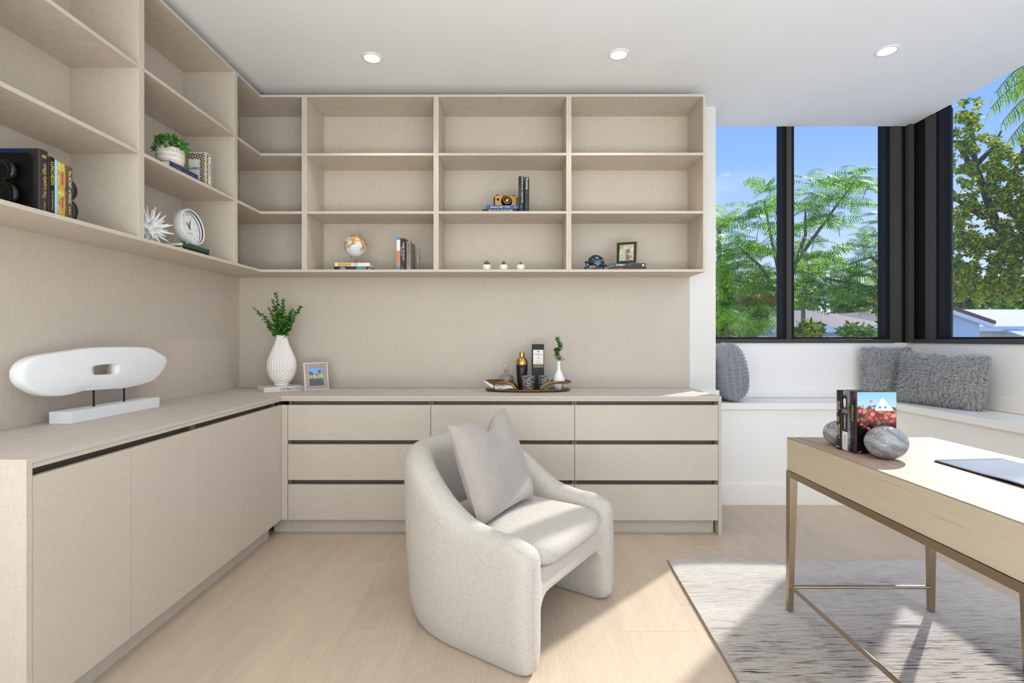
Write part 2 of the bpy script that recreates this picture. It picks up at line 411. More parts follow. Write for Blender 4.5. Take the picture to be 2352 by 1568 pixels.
# ------------------------------------------------------------------ shelving
ZS = (1.628, 2.0098, 2.3913, 2.7755)     # undersides of the four boards
UPG = 'open linen shelving units on the two walls'
def upper(label, x0, x1, y0, y1, side):
    """side 'b': against back wall, 'l': against left wall"""
    if side == 'b': loc = ((x0 + x1) / 2, YB - .01, ZS[0])
    else: loc = (XW + .01, (y0 + y1) / 2, ZS[0])
    r = thing('shelving_unit', loc, 0, label, 'shelving', UPG)
    z0, z1 = ZS[0], ZS[3] + TH
    if side == 'b':
        for a in (x0, x1 - TH): MB().box(a, a + TH, YF, YB - .012, z0, z1).build('side_panel', LINEN, r, W=True, bevel=.0008)
        for i, z in enumerate(ZS): MB().box(x0 + TH, x1 - TH, YF, YB - .012, z, z + TH).build(('bottom_panel', 'shelf', 'shelf', 'top_panel')[i], LINEN, r, W=True, bevel=.0008)
        MB().box(x0, x1, YB - .0115, YB - .001, z0 + .035, z1).build('back_panel', LINEN, r, W=True)
    else:
        for a in (y0, y1 - TH): MB().box(XW + .012, XC, a, a + TH, z0, z1).build('side_panel', LINEN, r, W=True, bevel=.0008)
        for i, z in enumerate(ZS): MB().box(XW + .012, XC, y0 + TH, y1 - TH, z, z + TH).build(('bottom_panel', 'shelf', 'shelf', 'top_panel')[i], LINEN, r, W=True, bevel=.0008)
        MB().box(XW + .001, XW + .0115, y0, y1, z0 + .035, z1).build('back_panel', LINEN, r, W=True)
    return r
upper('open beige shelving unit on the left wall nearest the camera, holding black bookends', 0, 0, 1.462, 2.279, 'l')
upper('open beige shelving unit on the left wall holding the potted plant and round clock', 0, 0, 2.2800, 3.0562, 'l')
xs = (-1.3758, -.5098, .3604, 1.2557)
for i, lab in enumerate(('open beige shelving unit on the back wall holding the globe',
                         'open beige shelving unit on the back wall holding the gold camera',
                         'open beige shelving unit at the window end, holding the helmet and green frame')):
    upper(lab, xs[i] + .0003, xs[i + 1], 0, 0, 'b')
# corner unit with L shaped boards
r = thing('shelving_unit', (-1.8, 3.5, ZS[0]), 0, 'empty dark-looking beige corner shelving unit where the two shelf runs meet', 'shelving', UPG)
for i, z in enumerate(ZS):
    MB().prism([(XW + .012, 3.0562 + TH), (XC, 3.0562 + TH), (XC, YF), (-1.3758 - TH, YF), (-1.3758 - TH, YB - .012), (XW + .012, YB - .012)], 'z', z, z + TH).build(('bottom_panel', 'shelf', 'shelf', 'top_panel')[i], LINEN, r, W=True, bevel=.0008)
MB().box(XW + .012, XC, 3.0566, 3.0562 + TH, ZS[0], ZS[3] + TH).build('side_panel', LINEN, r, W=True, bevel=.0008)
MB().box(-1.3758 - TH, -1.3758, YF, YB - .012, ZS[0], ZS[3] + TH).build('side_panel', LINEN, r, W=True, bevel=.0008)
MB().box(XW + .013, -1.3758, YB - .0115, YB - .001, ZS[0] + .035, ZS[3] + TH).build('back_panel', LINEN, r, W=True)
MB().box(XW + .001, XW + .0115, 3.0566, YB - .012, ZS[0] + .035, ZS[3] + TH).build('back_panel', LINEN, r, W=True)

# ------------------------------------------------------------------ base cabinets
ZD = (.0892, .3045, .3315, .5481, .5738, .7875)   # drawer fronts bottom/top
xd = (-1.3749, -.5039, .3694, 1.2405)
for i, lab in enumerate(('beige three-drawer base cabinet beside the corner below the white ribbed vase',
                         'beige three-drawer base cabinet behind the armchair',
                         'beige three-drawer base cabinet at the window end of the counter')):
    x0, x1 = xd[i], xd[i + 1]
    r = thing('drawer_cabinet', ((x0 + x1) / 2, YB - .3, 0), 0, lab, 'cabinet', 'three-drawer base cabinets along the back wall')
    c = MB(); c.box(x0 + .0005, x0 + .017, YLF + .020, YB - .01, .0892, .8105); c.box(x1 - .017, x1 - .0005, YLF + .020, YB - .01, .0892, .8105)
    c.box(x0 + .017, x1 - .017, YLF + .02, YB - .01, .0892, .105); c.box(x0 + .017, x1 - .017, YLF + .045, YLF + .055, .105, .8105)
    c.build('carcass', DARKGAP, r, W=True)
    for k in range(3):
        MB().box(x0 + .0015, x1 - .0015, YLF, YLF + .019, ZD[2 * k], ZD[2 * k + 1]).build('drawer_front', LINEN, r, W=True, bevel=.0008)
    MB().box(x0, x1 - (.012 if i == 2 else 0), 3.157, 3.170, 0, .0885).build('toe_kick', LINEN, r, W=True)
    if i == 2: MB().box(1.2407, 1.2594, YLF - .002, YB - .018, 0, ZC).build('end_panel', LINEN, r, W=True, bevel=.0008)
# corner filler
r = thing('corner_cabinet', (-1.7, 3.4, 0), 0, 'narrow beige corner filler of the base cabinets, where the doors meet the drawers', 'cabinet')
MB().box(-1.412, -1.3765, YLF, YLF + .019, .0892, .7875).build('filler_panel', LINEN, r, W=True, bevel=.0008)
MB().box(XLC - .019, XLC, 3.063, YLF + .019, .0892, .7875).build('filler_panel', LINEN, r, W=True, bevel=.0008)
MB().box(XW + .01, XLC - .03, 3.14, YB - .012, .09, .8).build('carcass', DARKGAP, r, W=True)
MB().box(XLC - .068, -1.376, 3.157, 3.170, 0, .0885).build('toe_kick', LINEN, r, W=True)
yd = (1.4985, 1.8882, 2.2829, 2.6710, 3.0625)
for i, lab in enumerate(('beige two-door base cabinet on the left wall nearest the camera', 'beige two-door base cabinet on the left wall next to the corner')):
    y0, y1 = yd[2 * i], yd[2 * i + 2]
    r = thing('door_cabinet', (XW + .3, (y0 + y1) / 2, 0), 0, lab, 'cabinet', 'two-door base cabinets along the left wall')
    c = MB(); c.box(XW + .01, XLC - .021, y0 + .0005, y0 + .017, .0892, .8105); c.box(XW + .01, XLC - .021, y1 - .017, y1 - .0005, .0892, .8105)
    c.box(XW + .01, XLC - .021, y0 + .017, y1 - .017, .0892, .105); c.box(XLC - .06, XLC - .05, y0 + .017, y1 - .017, .105, .8105)
    c.build('carcass', DARKGAP, r, W=True)
    for k in range(2):
        MB().box(XLC - .019, XLC, yd[2 * i + k] + .0013, yd[2 * i + k + 1] - .0013, .0892, .7875).build('door', LINEN, r, W=True, bevel=.0008)
    MB().box(XLC - .068, XLC - .055, y0, y1, 0, .0885).build('toe_kick', LINEN, r, W=True)
    if i == 0: MB().box(XW + .003, XLC + .001, YN, YN + .0195, 0, ZC).build('end_panel', LINEN, r, W=True, bevel=.0008)
# worktop
r = thing('worktop', (-1.7, 3.4, .812), 0, 'long L-shaped beige worktop over the base cabinets', 'worktop')
L = lambda d, y0, x1: [(XW + .009, y0), (XLC - d, y0), (XLC - d, YLF + d), (x1, YLF + d), (x1, YB - .009), (XW + .009, YB - .009)]
MB().prism(L(0, YN + .0198, 1.2404), 'z', .8262, ZC).build('top_board', LINEN_TOP, r, W=True, bevel=.0008)
MB().prism(L(.002, YN + .0198, 1.2404), 'z', .8112, .8255).build('edge_strip', LINEN, r, W=True, bevel=.0006)

# ------------------------------------------------------------------ downlights
EM = Mat('lamp_diffuser_glow'); EM.b.inputs['Emission Color'].default_value = (1, .98, .95, 1); EM.b.inputs['Emission Strength'].default_value = 9; EM = EM.m
for i, ((x, y), lab) in enumerate(zip(((-.837, 3.02), (.612, 2.989), (2.149, 2.956)), ('round white recessed ceiling downlight above the globe shelf side, leftmost of three',
        'round white recessed ceiling downlight between the shelves and the armchair, middle of three', 'round white recessed ceiling downlight in front of the window bay, rightmost of three'))):
    r = thing('downlight', (x, y, ZCEIL), 0, lab, 'light', 'recessed ceiling downlights')
    MB().lathe([(.044, -.001), (.046, -.005), (.060, -.004), (.063, 0), (.044, 0)], 40).build('trim_ring', WHITE_GLOSS, r, smooth=True)
    MB().lathe([(.0, -.0015), (.0455, -.0015), (.0455, -.0005)], 40).build('diffuser', EM, r)
    l = bpy.data.lights.new('downlight_glow', 'SPOT'); l.energy = 14; l.spot_size = R(120); l.spot_blend = .6; l.shadow_soft_size = .045; l.color = (1, .95, .88)
    lo = bpy.data.objects.new('downlight_glow', l); COL.objects.link(lo); lo.location = (x, y, ZCEIL - .02)

# ------------------------------------------------------------------ armchair
def boucle():
    m = Mat('cream_boucle'); v = m.node('ShaderNodeTexVoronoi'); v.inputs['Scale'].default_value = 210; m.link(m.coord(), v.inputs[0])
    n = m.noise(m.coord(), 120, 3, .6); h = m.math('ADD', m.math('MULTIPLY', v.outputs[0], -.9), n)
    c = m.rng(h, -.5, .5, .86, 1.05); q = m.node('ShaderNodeHueSaturation'); q.inputs['Color'].default_value = srgb(204, 196, 184); m.link(c, q.inputs['Value'])
    m.col(q.outputs[0]).set(Roughness=.95, Sheen_Weight=.2); m.b.inputs['Specular IOR Level'].default_value = .1; m.bump(h, .7, .0035); return m.m
BOUCLE = boucle()
def sst(a, b, x):
    t = max(0, min(1, (x - a) / (b - a))); return t * t * (3 - 2 * t)
ch = thing('armchair', (-.055, 2.290, 0), R(56), 'cream boucle barrel armchair with sloping arms standing on the plank floor', 'armchair')
# U-shaped shell: path runs from the front of the left arm round the back to the right arm
def shell_path(n_arm=12, n_arc=22):
    hw, yf, yb, rc = .325, -.335, .285, .32; P = []
    for i in range(n_arm): P.append((-hw, yf + (yb - rc - yf) * i / n_arm))
    for i in range(n_arc + 1):
        a = math.pi - math.pi * i / n_arc; ex = 2.15
        cx, sy = math.cos(a), math.sin(a)
        P.append((hw * math.copysign(abs(cx) ** (2 / ex), cx), yb - rc + (rc + .055) * abs(sy) ** (2 / ex)))
    for i in range(n_arm): P.append((hw, (yb - rc) - (yb - rc - yf) * (i + 1) / n_arm))
    return P
def chair_shell():
    P = shell_path(); n = len(P); mb = MB(); rings = []
    for i, (x, y) in enumerate(P):
        a = P[max(i - 1, 0)]; b = P[min(i + 1, n - 1)]; d = Vector((b[0] - a[0], b[1] - a[1])).normalized(); nrm = Vector((-d.y, d.x))   # outward
        k = sst(-.16, .30, y); top = .485 + (.725 - .485) * k - .012 * math.sin(max(0, min(1, (y + .35) / .2)) * math.pi)
        top -= .025 * (1 - sst(0, .05, y - P[0][1]))
        lean = .030 * k; T = .058 + .006 * k; ring = []
        M = 26
        prof = []
        # outer side up, over the rounded rim, inner side down
        for q in range(8): prof.append((T, q / 7 * (top - T) if q else 0.0))
        for q in range(1, 8):
            an = math.pi * q / 8; prof.append((T * math.cos(an), top - T + T * math.sin(an)))
        for q in range(8): prof.append((-T, (1 - q / 7) * (top - T)))
        for (o, z) in prof:
            shr = .018 * (1 - sst(0, .10, z)) ** 2 * (1 if o > 0 else -1)
            bulge = .012 * math.sin(min(1, z / top) * math.pi)
            off = o - shr + (lean * (z / top) ** 1.5) + (bulge if o > 0 else 0)
            ring.append((x + nrm.x * off, y + nrm.y * off, z))
        rings.append(ring)
    # rounded front ends
    def cap(ring, c, front):
        out = []
        for st, (sc, dy) in enumerate(((.93, .022), (.72, .040), (.35, .052))):
            out.append([((p[0] - c[0]) * sc + c[0], p[1] - dy, (p[2] - c[1]) * (1 - (1 - sc) * .22) + c[1]) for p in ring])
        return out
    cl = cap(rings[0], (P[0][0], .22), 1); cr_ = cap(rings[-1], (P[-1][0], .22), 1)
    rings = cl[::-1] + rings + cr_
    k = len(rings[0]); vs = [p for r_ in rings for p in r_]; fs = []
    for i in range(len(rings) - 1):
        for j in range(k): fs.append((i * k + j, i * k + (j + 1) % k, (i + 1) * k + (j + 1) % k, (i + 1) * k + j))
    fs.append(tuple(range(k))[::-1]); fs.append(tuple((len(rings) - 1) * k + j for j in range(k)))
    return MB().add(vs, fs)
sh = chair_shell()
# front apron with arched underside, joined to the shell
ap = []
N = 24
for i in range(N + 1):
    x = -.31 + .62 * i / N; u = abs(x) / .31
    ap.append((x, .245 - .20 * max(0, (u - .70) / .30) ** 2.2))
outl = ap + [(.31, .345), (-.31, .345)]
sh.prism(outl, 'y', -.365, -.27)
sh.box(-.30, .30, -.29, .22, .235, .33)
so_ = sh.build('shell', BOUCLE, ch, smooth=True, weld=True)
rm = so_.modifiers.new('remesh', 'REMESH'); rm.mode = 'VOXEL'; rm.voxel_size = .011; rm.use_smooth_shade = True
sm = so_.modifiers.new('smooth', 'SMOOTH'); sm.factor = .6; sm.iterations = 9
def cushion_box(x0, x1, y0, y1, z0, z1, r, crown):
    """soft slab: superellipse outline, crowned top"""
    mb = MB(); n = 40; cx, cy = (x0 + x1) / 2, (y0 + y1) / 2; hx, hy = (x1 - x0) / 2, (y1 - y0) / 2; vs = []; fs = []
    prof = [(0, 0), (.5, 0), (.9, .02), (.975, .12), (1.0, .35), (1.0, .62), (.975, .85), (.9, .97), (.7, 1.03), (.4, 1.07), (0.0, 1.09)]
    for (k, h) in prof:
        for i in range(n):
            a = 2 * math.pi * i / n; c, s_ = math.cos(a), math.sin(a); ex = 2 / 5.5
            px = cx + hx * k * math.copysign(abs(c) ** ex, c); py = cy + hy * k * math.copysign(abs(s_) ** ex, s_)
            vs.append((px, py, z0 + (z1 - z0) * (h if h <= .97 else .97 + (h - .97) * crown)))
    for j in range(len(prof) - 1):
        for i in range(n): fs.append((j * n + i, j * n + (i + 1) % n, (j + 1) * n + (i + 1) % n, (j + 1) * n + i))
    return mb.add(vs, fs)
cushion_box(-.283, .283, -.392, .25, .338, .432, .05, 1.6).build('seat_cushion', BOUCLE, ch, smooth=True, weld=True, sub=1)

# ------------------------------------------------------------------ cushions
def pillow(mb, w, h, t, n=26, pinch=.07, dent=0, corner=.0, sag=0):
    """upright cushion: width x, height z, thickness y"""
    def pos(u, v, s):
        e = (1 - u ** 4) * (1 - v ** 4); th = t / 2 * max(0, e) ** .55 * (1 - .25 * max(0, v))
        x = u * w / 2 * (1 - pinch * (1 - v * v)) ; z = v * h / 2 * (1 - pinch * (1 - u * u))
        if dent and v > -.2:
            g = math.exp(-((u - .12) ** 2) / .09) * ((v + .2) / 1.2) ** 2; z -= dent * g; th *= 1 - .45 * g
        z -= sag * abs(x) * 0
        return (x, s * th, z + h / 2)
    vs = []; fs = []; idx = {}
    for s in (1, -1):
        for j in range(n + 1):
            for i in range(n + 1):
                u = math.sin((i / n - .5) * math.pi * .999); v = math.sin((j / n - .5) * math.pi * .999)
                u = (u + (2 * i / n - 1)) / 2; v = (v + (2 * j / n - 1)) / 2
                vs.append(pos(u, v, s))
    m = (n + 1) * (n + 1)
    for s in (0, 1):
        for j in range(n):
            for i in range(n):
                a = s * m + j * (n + 1) + i; q = (a, a + 1, a + n + 2, a + n + 1)
                fs.append(q if s else q[::-1])
    return mb.add(vs, fs)
def velvet(name, c):
    m = Mat(name); a = m.noise(m.coord(), 9, 4, .6, .6); b = m.noise(m.coord(), 400, 2)
    v = m.math('ADD', m.rng(a, .3, .7, .93, 1.06), m.rng(b, .3, .7, -.03, .03)); q = m.node('ShaderNodeHueSaturation'); q.inputs['Color'].default_value = c; m.link(v, q.inputs['Value'])
    m.col(q.outputs[0]).set(Roughness=.8, Sheen_Weight=.35); m.b.inputs['Specular IOR Level'].default_value = .15; m.bump(a, .25, .01); return m.m
VELVET = velvet('taupe_velvet', srgb(166, 156, 147))
p = thing('throw_pillow', (-.022, 2.215, .448), (R(-20), R(-3), R(58)), 'taupe velvet throw pillow with a chopped top leaning in the boucle armchair', 'pillow')
pillow(MB(), .43, .43, .15, dent=.075, pinch=.05).build('cushion_cover', VELVET, p, smooth=True, weld=True, sub=1)
pp = []
for i in range(41):
    u = -1 + 2 * i / 40; pp.append((-.43 / 2 * (1 - .05 * (1 - u * u)) - .001, 0, u * .43 / 2 + .215))
MB().tube(pp, .0028, 6).build('piping', VELVET, p, smooth=True)

# fur: bent tapering tufts over a pillow shape
def fur(mb, base, count, length, width, curl, seed, lay=(0, 0, -1), mi=0):
    import numpy as np
    rr = random.Random(seed); me = bpy.data.meshes.new('t'); me.from_pydata(base.v, [], base.f)
    bm = bmesh.new(); bm.from_mesh(me); bmesh.ops.remove_doubles(bm, verts=bm.verts, dist=1e-5); bmesh.ops.recalc_face_normals(bm, faces=bm.faces)
    fcs = [f for f in bm.faces if f.calc_area() > 1e-7]; ar = [f.calc_area() for f in fcs]
    vs = []; fs = []
    for f in rr.choices(fcs, ar, k=count):
        ws = [rr.random() for _ in f.verts]; sw = sum(ws); p = sum((v.co * q for v, q in zip(f.verts, ws)), Vector()) / sw
        n = f.normal; t = Vector((rr.gauss(0, 1), rr.gauss(0, 1), rr.gauss(0, 1))); t = (t - n * t.dot(n)).normalized()
        d = (n * .75 + t * .55 + Vector(lay) * .35).normalized(); L = length * rr.uniform(.6, 1.25); wd = width * rr.uniform(.6, 1.3)
        side = d.cross(n); side = side.normalized() if side.length > .01 else t
        g = Vector(lay) * curl + t * curl * rr.uniform(-.6, .9)
        p0 = p - n * .002; p1 = p + d * L * .45; p2 = p1 + (d + g).normalized() * L * .35; p3 = p2 + (d * .4 + g * 1.6).normalized() * L * .3
        b = len(vs)
        vs += [p0 - side * wd, p0 + side * wd, p1 - side * wd * .95, p1 + side * wd * .95, p2 - side * wd * .7, p2 + side * wd * .7, p3]
        fs += [(b, b + 1, b + 3, b + 2), (b + 2, b + 3, b + 5, b + 4), (b + 4, b + 5, b + 6)]
    bm.free(); bpy.data.meshes.remove(me)
    return mb.add(vs, fs, mi)
def furmat(name, c, lo=.72, hi=1.15):
    m = Mat(name); g = m.node('ShaderNodeNewGeometry'); v = m.rng(g.outputs['Random Per Island'], 0, 1, lo, hi)
    q = m.node('ShaderNodeHueSaturation'); q.inputs['Color'].default_value = c; m.link(v, q.inputs['Value'])
    m.col(q.outputs[0]).set(Roughness=.75, Sheen_Weight=.3); m.b.inputs['Specular IOR Level'].default_value = .15; return m.m
SHAG = furmat('grey_shag_fur', srgb(190, 189, 187), .75, 1.2); PLUSH = furmat('slate_plush_fur', srgb(168, 168, 174), .8, 1.12)
SHAGB = velvet('grey_fur_backing', srgb(140, 139, 138)); PLUSHB = velvet('slate_fur_backing', srgb(150, 150, 156))
def fur_pillow(loc, rot, w_, h_, t_, label, count, ln, wd, curl, mats, seed, pinch=.07):
    r = thing('fur_pillow', loc, rot, label, 'pillow')
    b = pillow(MB(), w_, h_, t_, n=20, pinch=pinch); b.build('cushion_cover', mats[1], r, smooth=True, weld=True)
    f = fur(MB(), b, count, ln, wd, curl, seed); o = f.build('fur', mats[0], r); o['kind'] = 'stuff'
    return r
fur_pillow((2.880, 3.505, .742), (R(-11), 0, R(-77)), .56, .345, .15, 'large oblong shaggy grey fur pillow on the right-hand bench, in front of the corner pillow', 21000, .030, .0013, .55, (SHAG, SHAGB), 11)
fur_pillow((2.835, 3.875, .742), (R(-5), 0, R(-3)), .36, .385, .10, 'shaggy grey fur pillow in the corner of the bench, behind the oblong one', 13000, .030, .0013, .55, (SHAG, SHAGB), 12)
fur_pillow((1.625, 3.835, .738), (R(-5), 0, R(80)), .30, .425, .24, 'smooth plush grey pillow half hidden behind the white wall at the bench end', 12000, .012, .0011, .3, (PLUSH, PLUSHB), 13, pinch=.03)

# ------------------------------------------------------------------ rug and desk
def rugmat():
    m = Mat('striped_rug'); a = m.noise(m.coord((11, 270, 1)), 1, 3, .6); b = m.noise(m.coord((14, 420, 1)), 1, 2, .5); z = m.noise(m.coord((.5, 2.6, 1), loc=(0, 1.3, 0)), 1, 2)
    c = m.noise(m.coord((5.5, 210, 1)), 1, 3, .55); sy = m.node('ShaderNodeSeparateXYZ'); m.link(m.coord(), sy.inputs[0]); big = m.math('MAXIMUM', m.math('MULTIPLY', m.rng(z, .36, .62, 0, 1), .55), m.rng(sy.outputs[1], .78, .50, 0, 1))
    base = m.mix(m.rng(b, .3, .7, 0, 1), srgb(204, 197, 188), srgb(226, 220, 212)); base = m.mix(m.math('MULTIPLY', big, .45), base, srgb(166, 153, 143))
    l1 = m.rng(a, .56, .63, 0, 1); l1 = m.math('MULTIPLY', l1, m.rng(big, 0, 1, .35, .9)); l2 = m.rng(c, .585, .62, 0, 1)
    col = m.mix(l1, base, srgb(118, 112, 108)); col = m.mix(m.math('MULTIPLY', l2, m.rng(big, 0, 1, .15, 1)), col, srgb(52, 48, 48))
    m.col(col).set(Roughness=.95); m.b.inputs['Specular IOR Level'].default_value = .05
    h = m.math('ADD', b, m.noise(m.coord(), 260, 2)); m.bump(h, .6, .004); return m.m
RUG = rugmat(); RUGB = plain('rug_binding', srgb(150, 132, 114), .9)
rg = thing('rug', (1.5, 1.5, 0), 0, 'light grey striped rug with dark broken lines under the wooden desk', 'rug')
def rug_edge_x(y): return .7775 + (.8244 - .7775) * (y - 1.7621) / (2.7356 - 1.7621)
mb = MB(); nx, ny = 24, 40; vs = []; fs = []
for j in range(ny + 1):
    for i in range(nx + 1):
        v = j / ny; u = i / nx; y = .2 + (2.738 - .2) * v; x0 = rug_edge_x(y); x1 = 2.265; x = x0 + (x1 - x0) * u
        y += (.020 * math.exp(-((u - .18) / .10) ** 2) + .006 * math.sin(u * 9)) * sst(.93, 1, v)
        z = .0105 + .004 * math.exp(-((u - .18) / .10) ** 2) * sst(.9, 1, v)
        vs.append((x, y, z))
for j in range(ny):
    for i in range(nx): a = j * (nx + 1) + i; fs.append((a, a + 1, a + nx + 2, a + nx + 1))
mb.add(vs, fs); n0 = len(vs)
border = [i for i in range(nx + 1)] + [j * (nx + 1) + nx for j in range(1, ny + 1)] + [ny * (nx + 1) + i for i in range(nx - 1, -1, -1)] + [j * (nx + 1) for j in range(ny - 1, 0, -1)]
low = [(vs[k][0], vs[k][1], .0008) for k in border]; mb.add(low, []); K = len(border)
for i in range(K): mb.f.append((border[i], n0 + i, n0 + (i + 1) % K, border[(i + 1) % K])); mb.m.append(0)
mb.f.append(tuple(n0 + i for i in range(K))); mb.m.append(0)
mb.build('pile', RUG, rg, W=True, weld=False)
MB().tube([(vs[k][0] - .001, vs[k][1], .006) for k in [j * (nx + 1) for j in range(ny + 1)]], .0045, 6).build('edge_binding', RUGB, rg, W=True)

ZR = .011; DT = .7627; DB = .6212; DX0, DX1, DY0, DY1 = 1.190, 1.818, .72, 2.236
dk = thing('desk', ((DX0 + DX1) / 2, (DY0 + DY1) / 2, ZR), 0, 'light oak writing desk with a deep apron on slim champagne metal legs', 'desk')
MB().box(DX0, DX1, DY0, DY1, DT - .0035, DT).build('desk_top', DESKTOP, dk, W=True, bevel=.0008)
MB().box(DX0 + .0006, DX1 - .0006, DY0 + .0006, DY1 - .0006, DB + .001, DT - .004).build('apron', DESKWOOD, dk, W=True, bevel=.0006)
def leg_mb(x, y, sx, sy, zt=DB - .001, t=.034, b=.021):
    m = MB(); vs = []
    for (z, w_) in ((ZR, b), (zt, t)):
        # outer corner stays plumb
        xs_ = (x, x + sx * w_); ys_ = (y, y + sy * w_)
        vs += [(xs_[0], ys_[0], z), (xs_[1], ys_[0], z), (xs_[1], ys_[1], z), (xs_[0], ys_[1], z)]
    fs = [(0, 1, 2, 3), (4, 7, 6, 5)] + [(i, 4 + i, 4 + (i + 1) % 4, (i + 1) % 4) for i in range(4)]
    return m.add(vs, fs)
for (x, y, sx, sy) in ((DX0 - .003, DY1 + .001, 1, -1), (DX1 + .001, DY1 + .001, -1, -1), (DX0 - .003, DY0, 1, 1), (DX1 + .001, DY0, -1, 1), (1.824, 1.80, -1, 1)):
    leg_mb(x, y, sx, sy).build('leg', METAL, dk, W=True, weld=True, bevel=.001)
f = MB(); f.box(DX0 - .003, DX0 + .024, DY0 + .036, DY1 - .034, DB - .026, DB - .0005); f.box(DX1 - .024, DX1 + .001, DY0 + .036, DY1 - .034, DB - .026, DB - .0005)
f.box(DX0 + .032, DX1 - .034, DY1 - .024, DY1 + .001, DB - .026, DB - .0005); f.box(DX0 + .032, DX1 - .034, DY0, DY0 + .024, DB - .026, DB - .0005)
f.build('rail', METAL, dk, W=True, bevel=.0008)
zb = .1163
for a, b in (((DX0 + .022, DY1 - .012, zb), (DX1 - .022, DY1 - .012, zb)), ((DX0 + .012, DY1 - .022, zb), (DX0 + .012, DY0 + .022, zb)), ((DX0 + .022, DY0 + .012, zb), (DX1 - .022, DY0 + .012, zb))):
    MB().tube([a, b], .0085, 12).build('stretcher', METAL, dk, W=True, smooth=False)

# ------------------------------------------------------------------ books
def book(loc, rot, w_, h_, d_, cover, label, texts=(), bands=(), pages=PAPER, group=None, cat='book', front=None, round_=.0):
    """standing book in its own frame: spine faces -y, thickness x, height z. texts: (string, size, z centre, mat, dx, flip)"""
    r = thing('book', loc, rot, label, cat, group)
    t = .0018; c = MB()
    c.box(-w_ / 2, -w_ / 2 + t, t, d_, 0, h_); c.box(w_ / 2 - t, w_ / 2, t, d_, 0, h_)
    pr = [(-w_ / 2, t)] ; K = 6
    sp = [(-w_ / 2 * math.cos(math.pi * i / K), -round_ * math.sin(math.pi * i / K)) for i in range(K + 1)]
    c.prism(sp + [(w_ / 2, t), (-w_ / 2, t)], 'z', 0, h_)
    c.build('cover', cover, r, bevel=.0005, seg=1)
    MB().box(-w_ / 2 + t + .0002, w_ / 2 - t - .0002, t + .0004, d_ - .003, .002, h_ - .003).build('pages', pages, r)
    for (x0, x1, z0, z1, m_) in bands:
        MB().box(x0, x1, -round_ - .0006, -round_ - .0001, z0, z1).build('spine_panel', m_, r)
    for tx in texts:
        s_, size, z, m_, dx, flip = tx[:6]; sx = tx[6] if len(tx) > 6 else 1.0
        M = plane_M((dx, -round_ - .0008, z), (0, 0, -1) if not flip else (0, 0, 1), (1, 0, 0) if not flip else (-1, 0, 0))
        text('title', s_, size, m_, r, M, sx=sx, align='CENTER')
    return r
def lying(loc, yaw, w_, h_, d_, cover, label, **k):
    """book lying flat: its spine along world direction yaw, spine faces the viewer side; w_ thickness, h_ length, d_ depth"""
    # standing frame -> rotate so z (length) becomes +x, x (thickness) becomes -z
    Rm = Matrix.Rotation(yaw, 4, 'Z') @ Matrix.Rotation(R(90), 4, 'Y')
    e = Rm.to_euler(); r = book((0, 0, 0), tuple(e), w_, h_, d_, cover, label, **k)
    r.location = Vector(loc) + Vector((0, 0, w_ / 2)); return r
C = lambda n, r_, g_, b_, ro=.45: plain(n, srgb(r_, g_, b_), ro)
CK = C('book_black', 22, 21, 23, .35); CBROWN = C('book_dark_umber', 52, 46, 46); CBLUE = C('book_navy', 30, 52, 98); CBLU2 = C('book_mid_blue', 52, 84, 142)
CLIGHT = C('book_sky_blue', 158, 200, 222); CYEL = C('book_gold_yellow', 196, 168, 62); CGRN = C('book_forest_green', 34, 84, 62); CWHITE = C('book_white', 232, 229, 222)
CRED = C('book_dark_red', 92, 34, 38); CGREY = C('book_warm_grey', 140, 128, 124); CORG = C('book_orange', 214, 140, 86); CTEAL = C('book_teal', 70, 140, 150); CAQUA = C('book_band_blue', 74, 132, 190)

def mottled(name, a, b, c, sc=25):
    m = Mat(name); v = m.noise(m.coord(), sc, 4, .65); m.col(m.ramp(v, [(.36, a), (.5, b), (.64, c)])).set(Roughness=.4); return m.m
GOLDMOT = mottled('book_golden_pattern', srgb(120, 92, 30), srgb(206, 176, 60), srgb(238, 218, 120)); SECRETMOT = mottled('book_green_brown_pattern', srgb(36, 62, 44), srgb(96, 84, 46), srgb(110, 62, 38), 12)
# left wall, lowest shelf of the nearest unit: spines face the room (+x)
Z1 = ZS[0] + TH + .0006; Z2 = ZS[1] + TH + .0006
GB = 'books between the black bookends on the left wall'
y = 1.826; XS = -1.700
def lbook(th, h, cover, label, texts, bands=(), d=.155):
    global y
    r = book((XS, y + th / 2, Z1), R(90), th, h, d, cover, label, texts=texts, bands=bands, group=GB, round_=.003); y += th + .0012; return r
b1 = lbook(.036, .228, CBROWN, 'thick dark umber hardback with gold spine lettering, first in the row by the bookend',
           [('The Loyalty Effect', .0200, .116, INKG, .001, True, .86), ('REICHHELD', .0075, .022, INKG, .001, True), ('B', .024, .204, INKG, 0, True)])
MB().box(-.0186, -.0181, .045, .150, .185, .226).build('cover_band', CBLUE, b1)
lbook(.026, .214, CK, 'black hardback with bright yellow spine lettering, on the left wall shelf', [('LUNCHEON', .0200, .154, INKY, 0, False, .78), ('STEVEN BERRYFIELD', .0080, .054, INKG, 0, False)])
lbook(.013, .209, CLIGHT, 'thin pale sky-blue book between the black and golden books', [])
lbook(.029, .207, GOLDMOT, 'golden yellow patterned book on the left wall shelf', [('A Journey', .012, .150, INKB, 0, False), ('Memoirs', .012, .06, INKB, 0, False)], bands=[(-.012, .012, .118, .168, CORG), (-.012, .012, .03, .076, CORG)])
lbook(.030, .203, SECRETMOT, 'green and brown patterned book, last in the row on the left wall', [('The SECRET of MAGIC', .0155, .125, INKW, 0, False, .85), ('A Novel', .009, .035, INKW, 0, False)])
yl = y
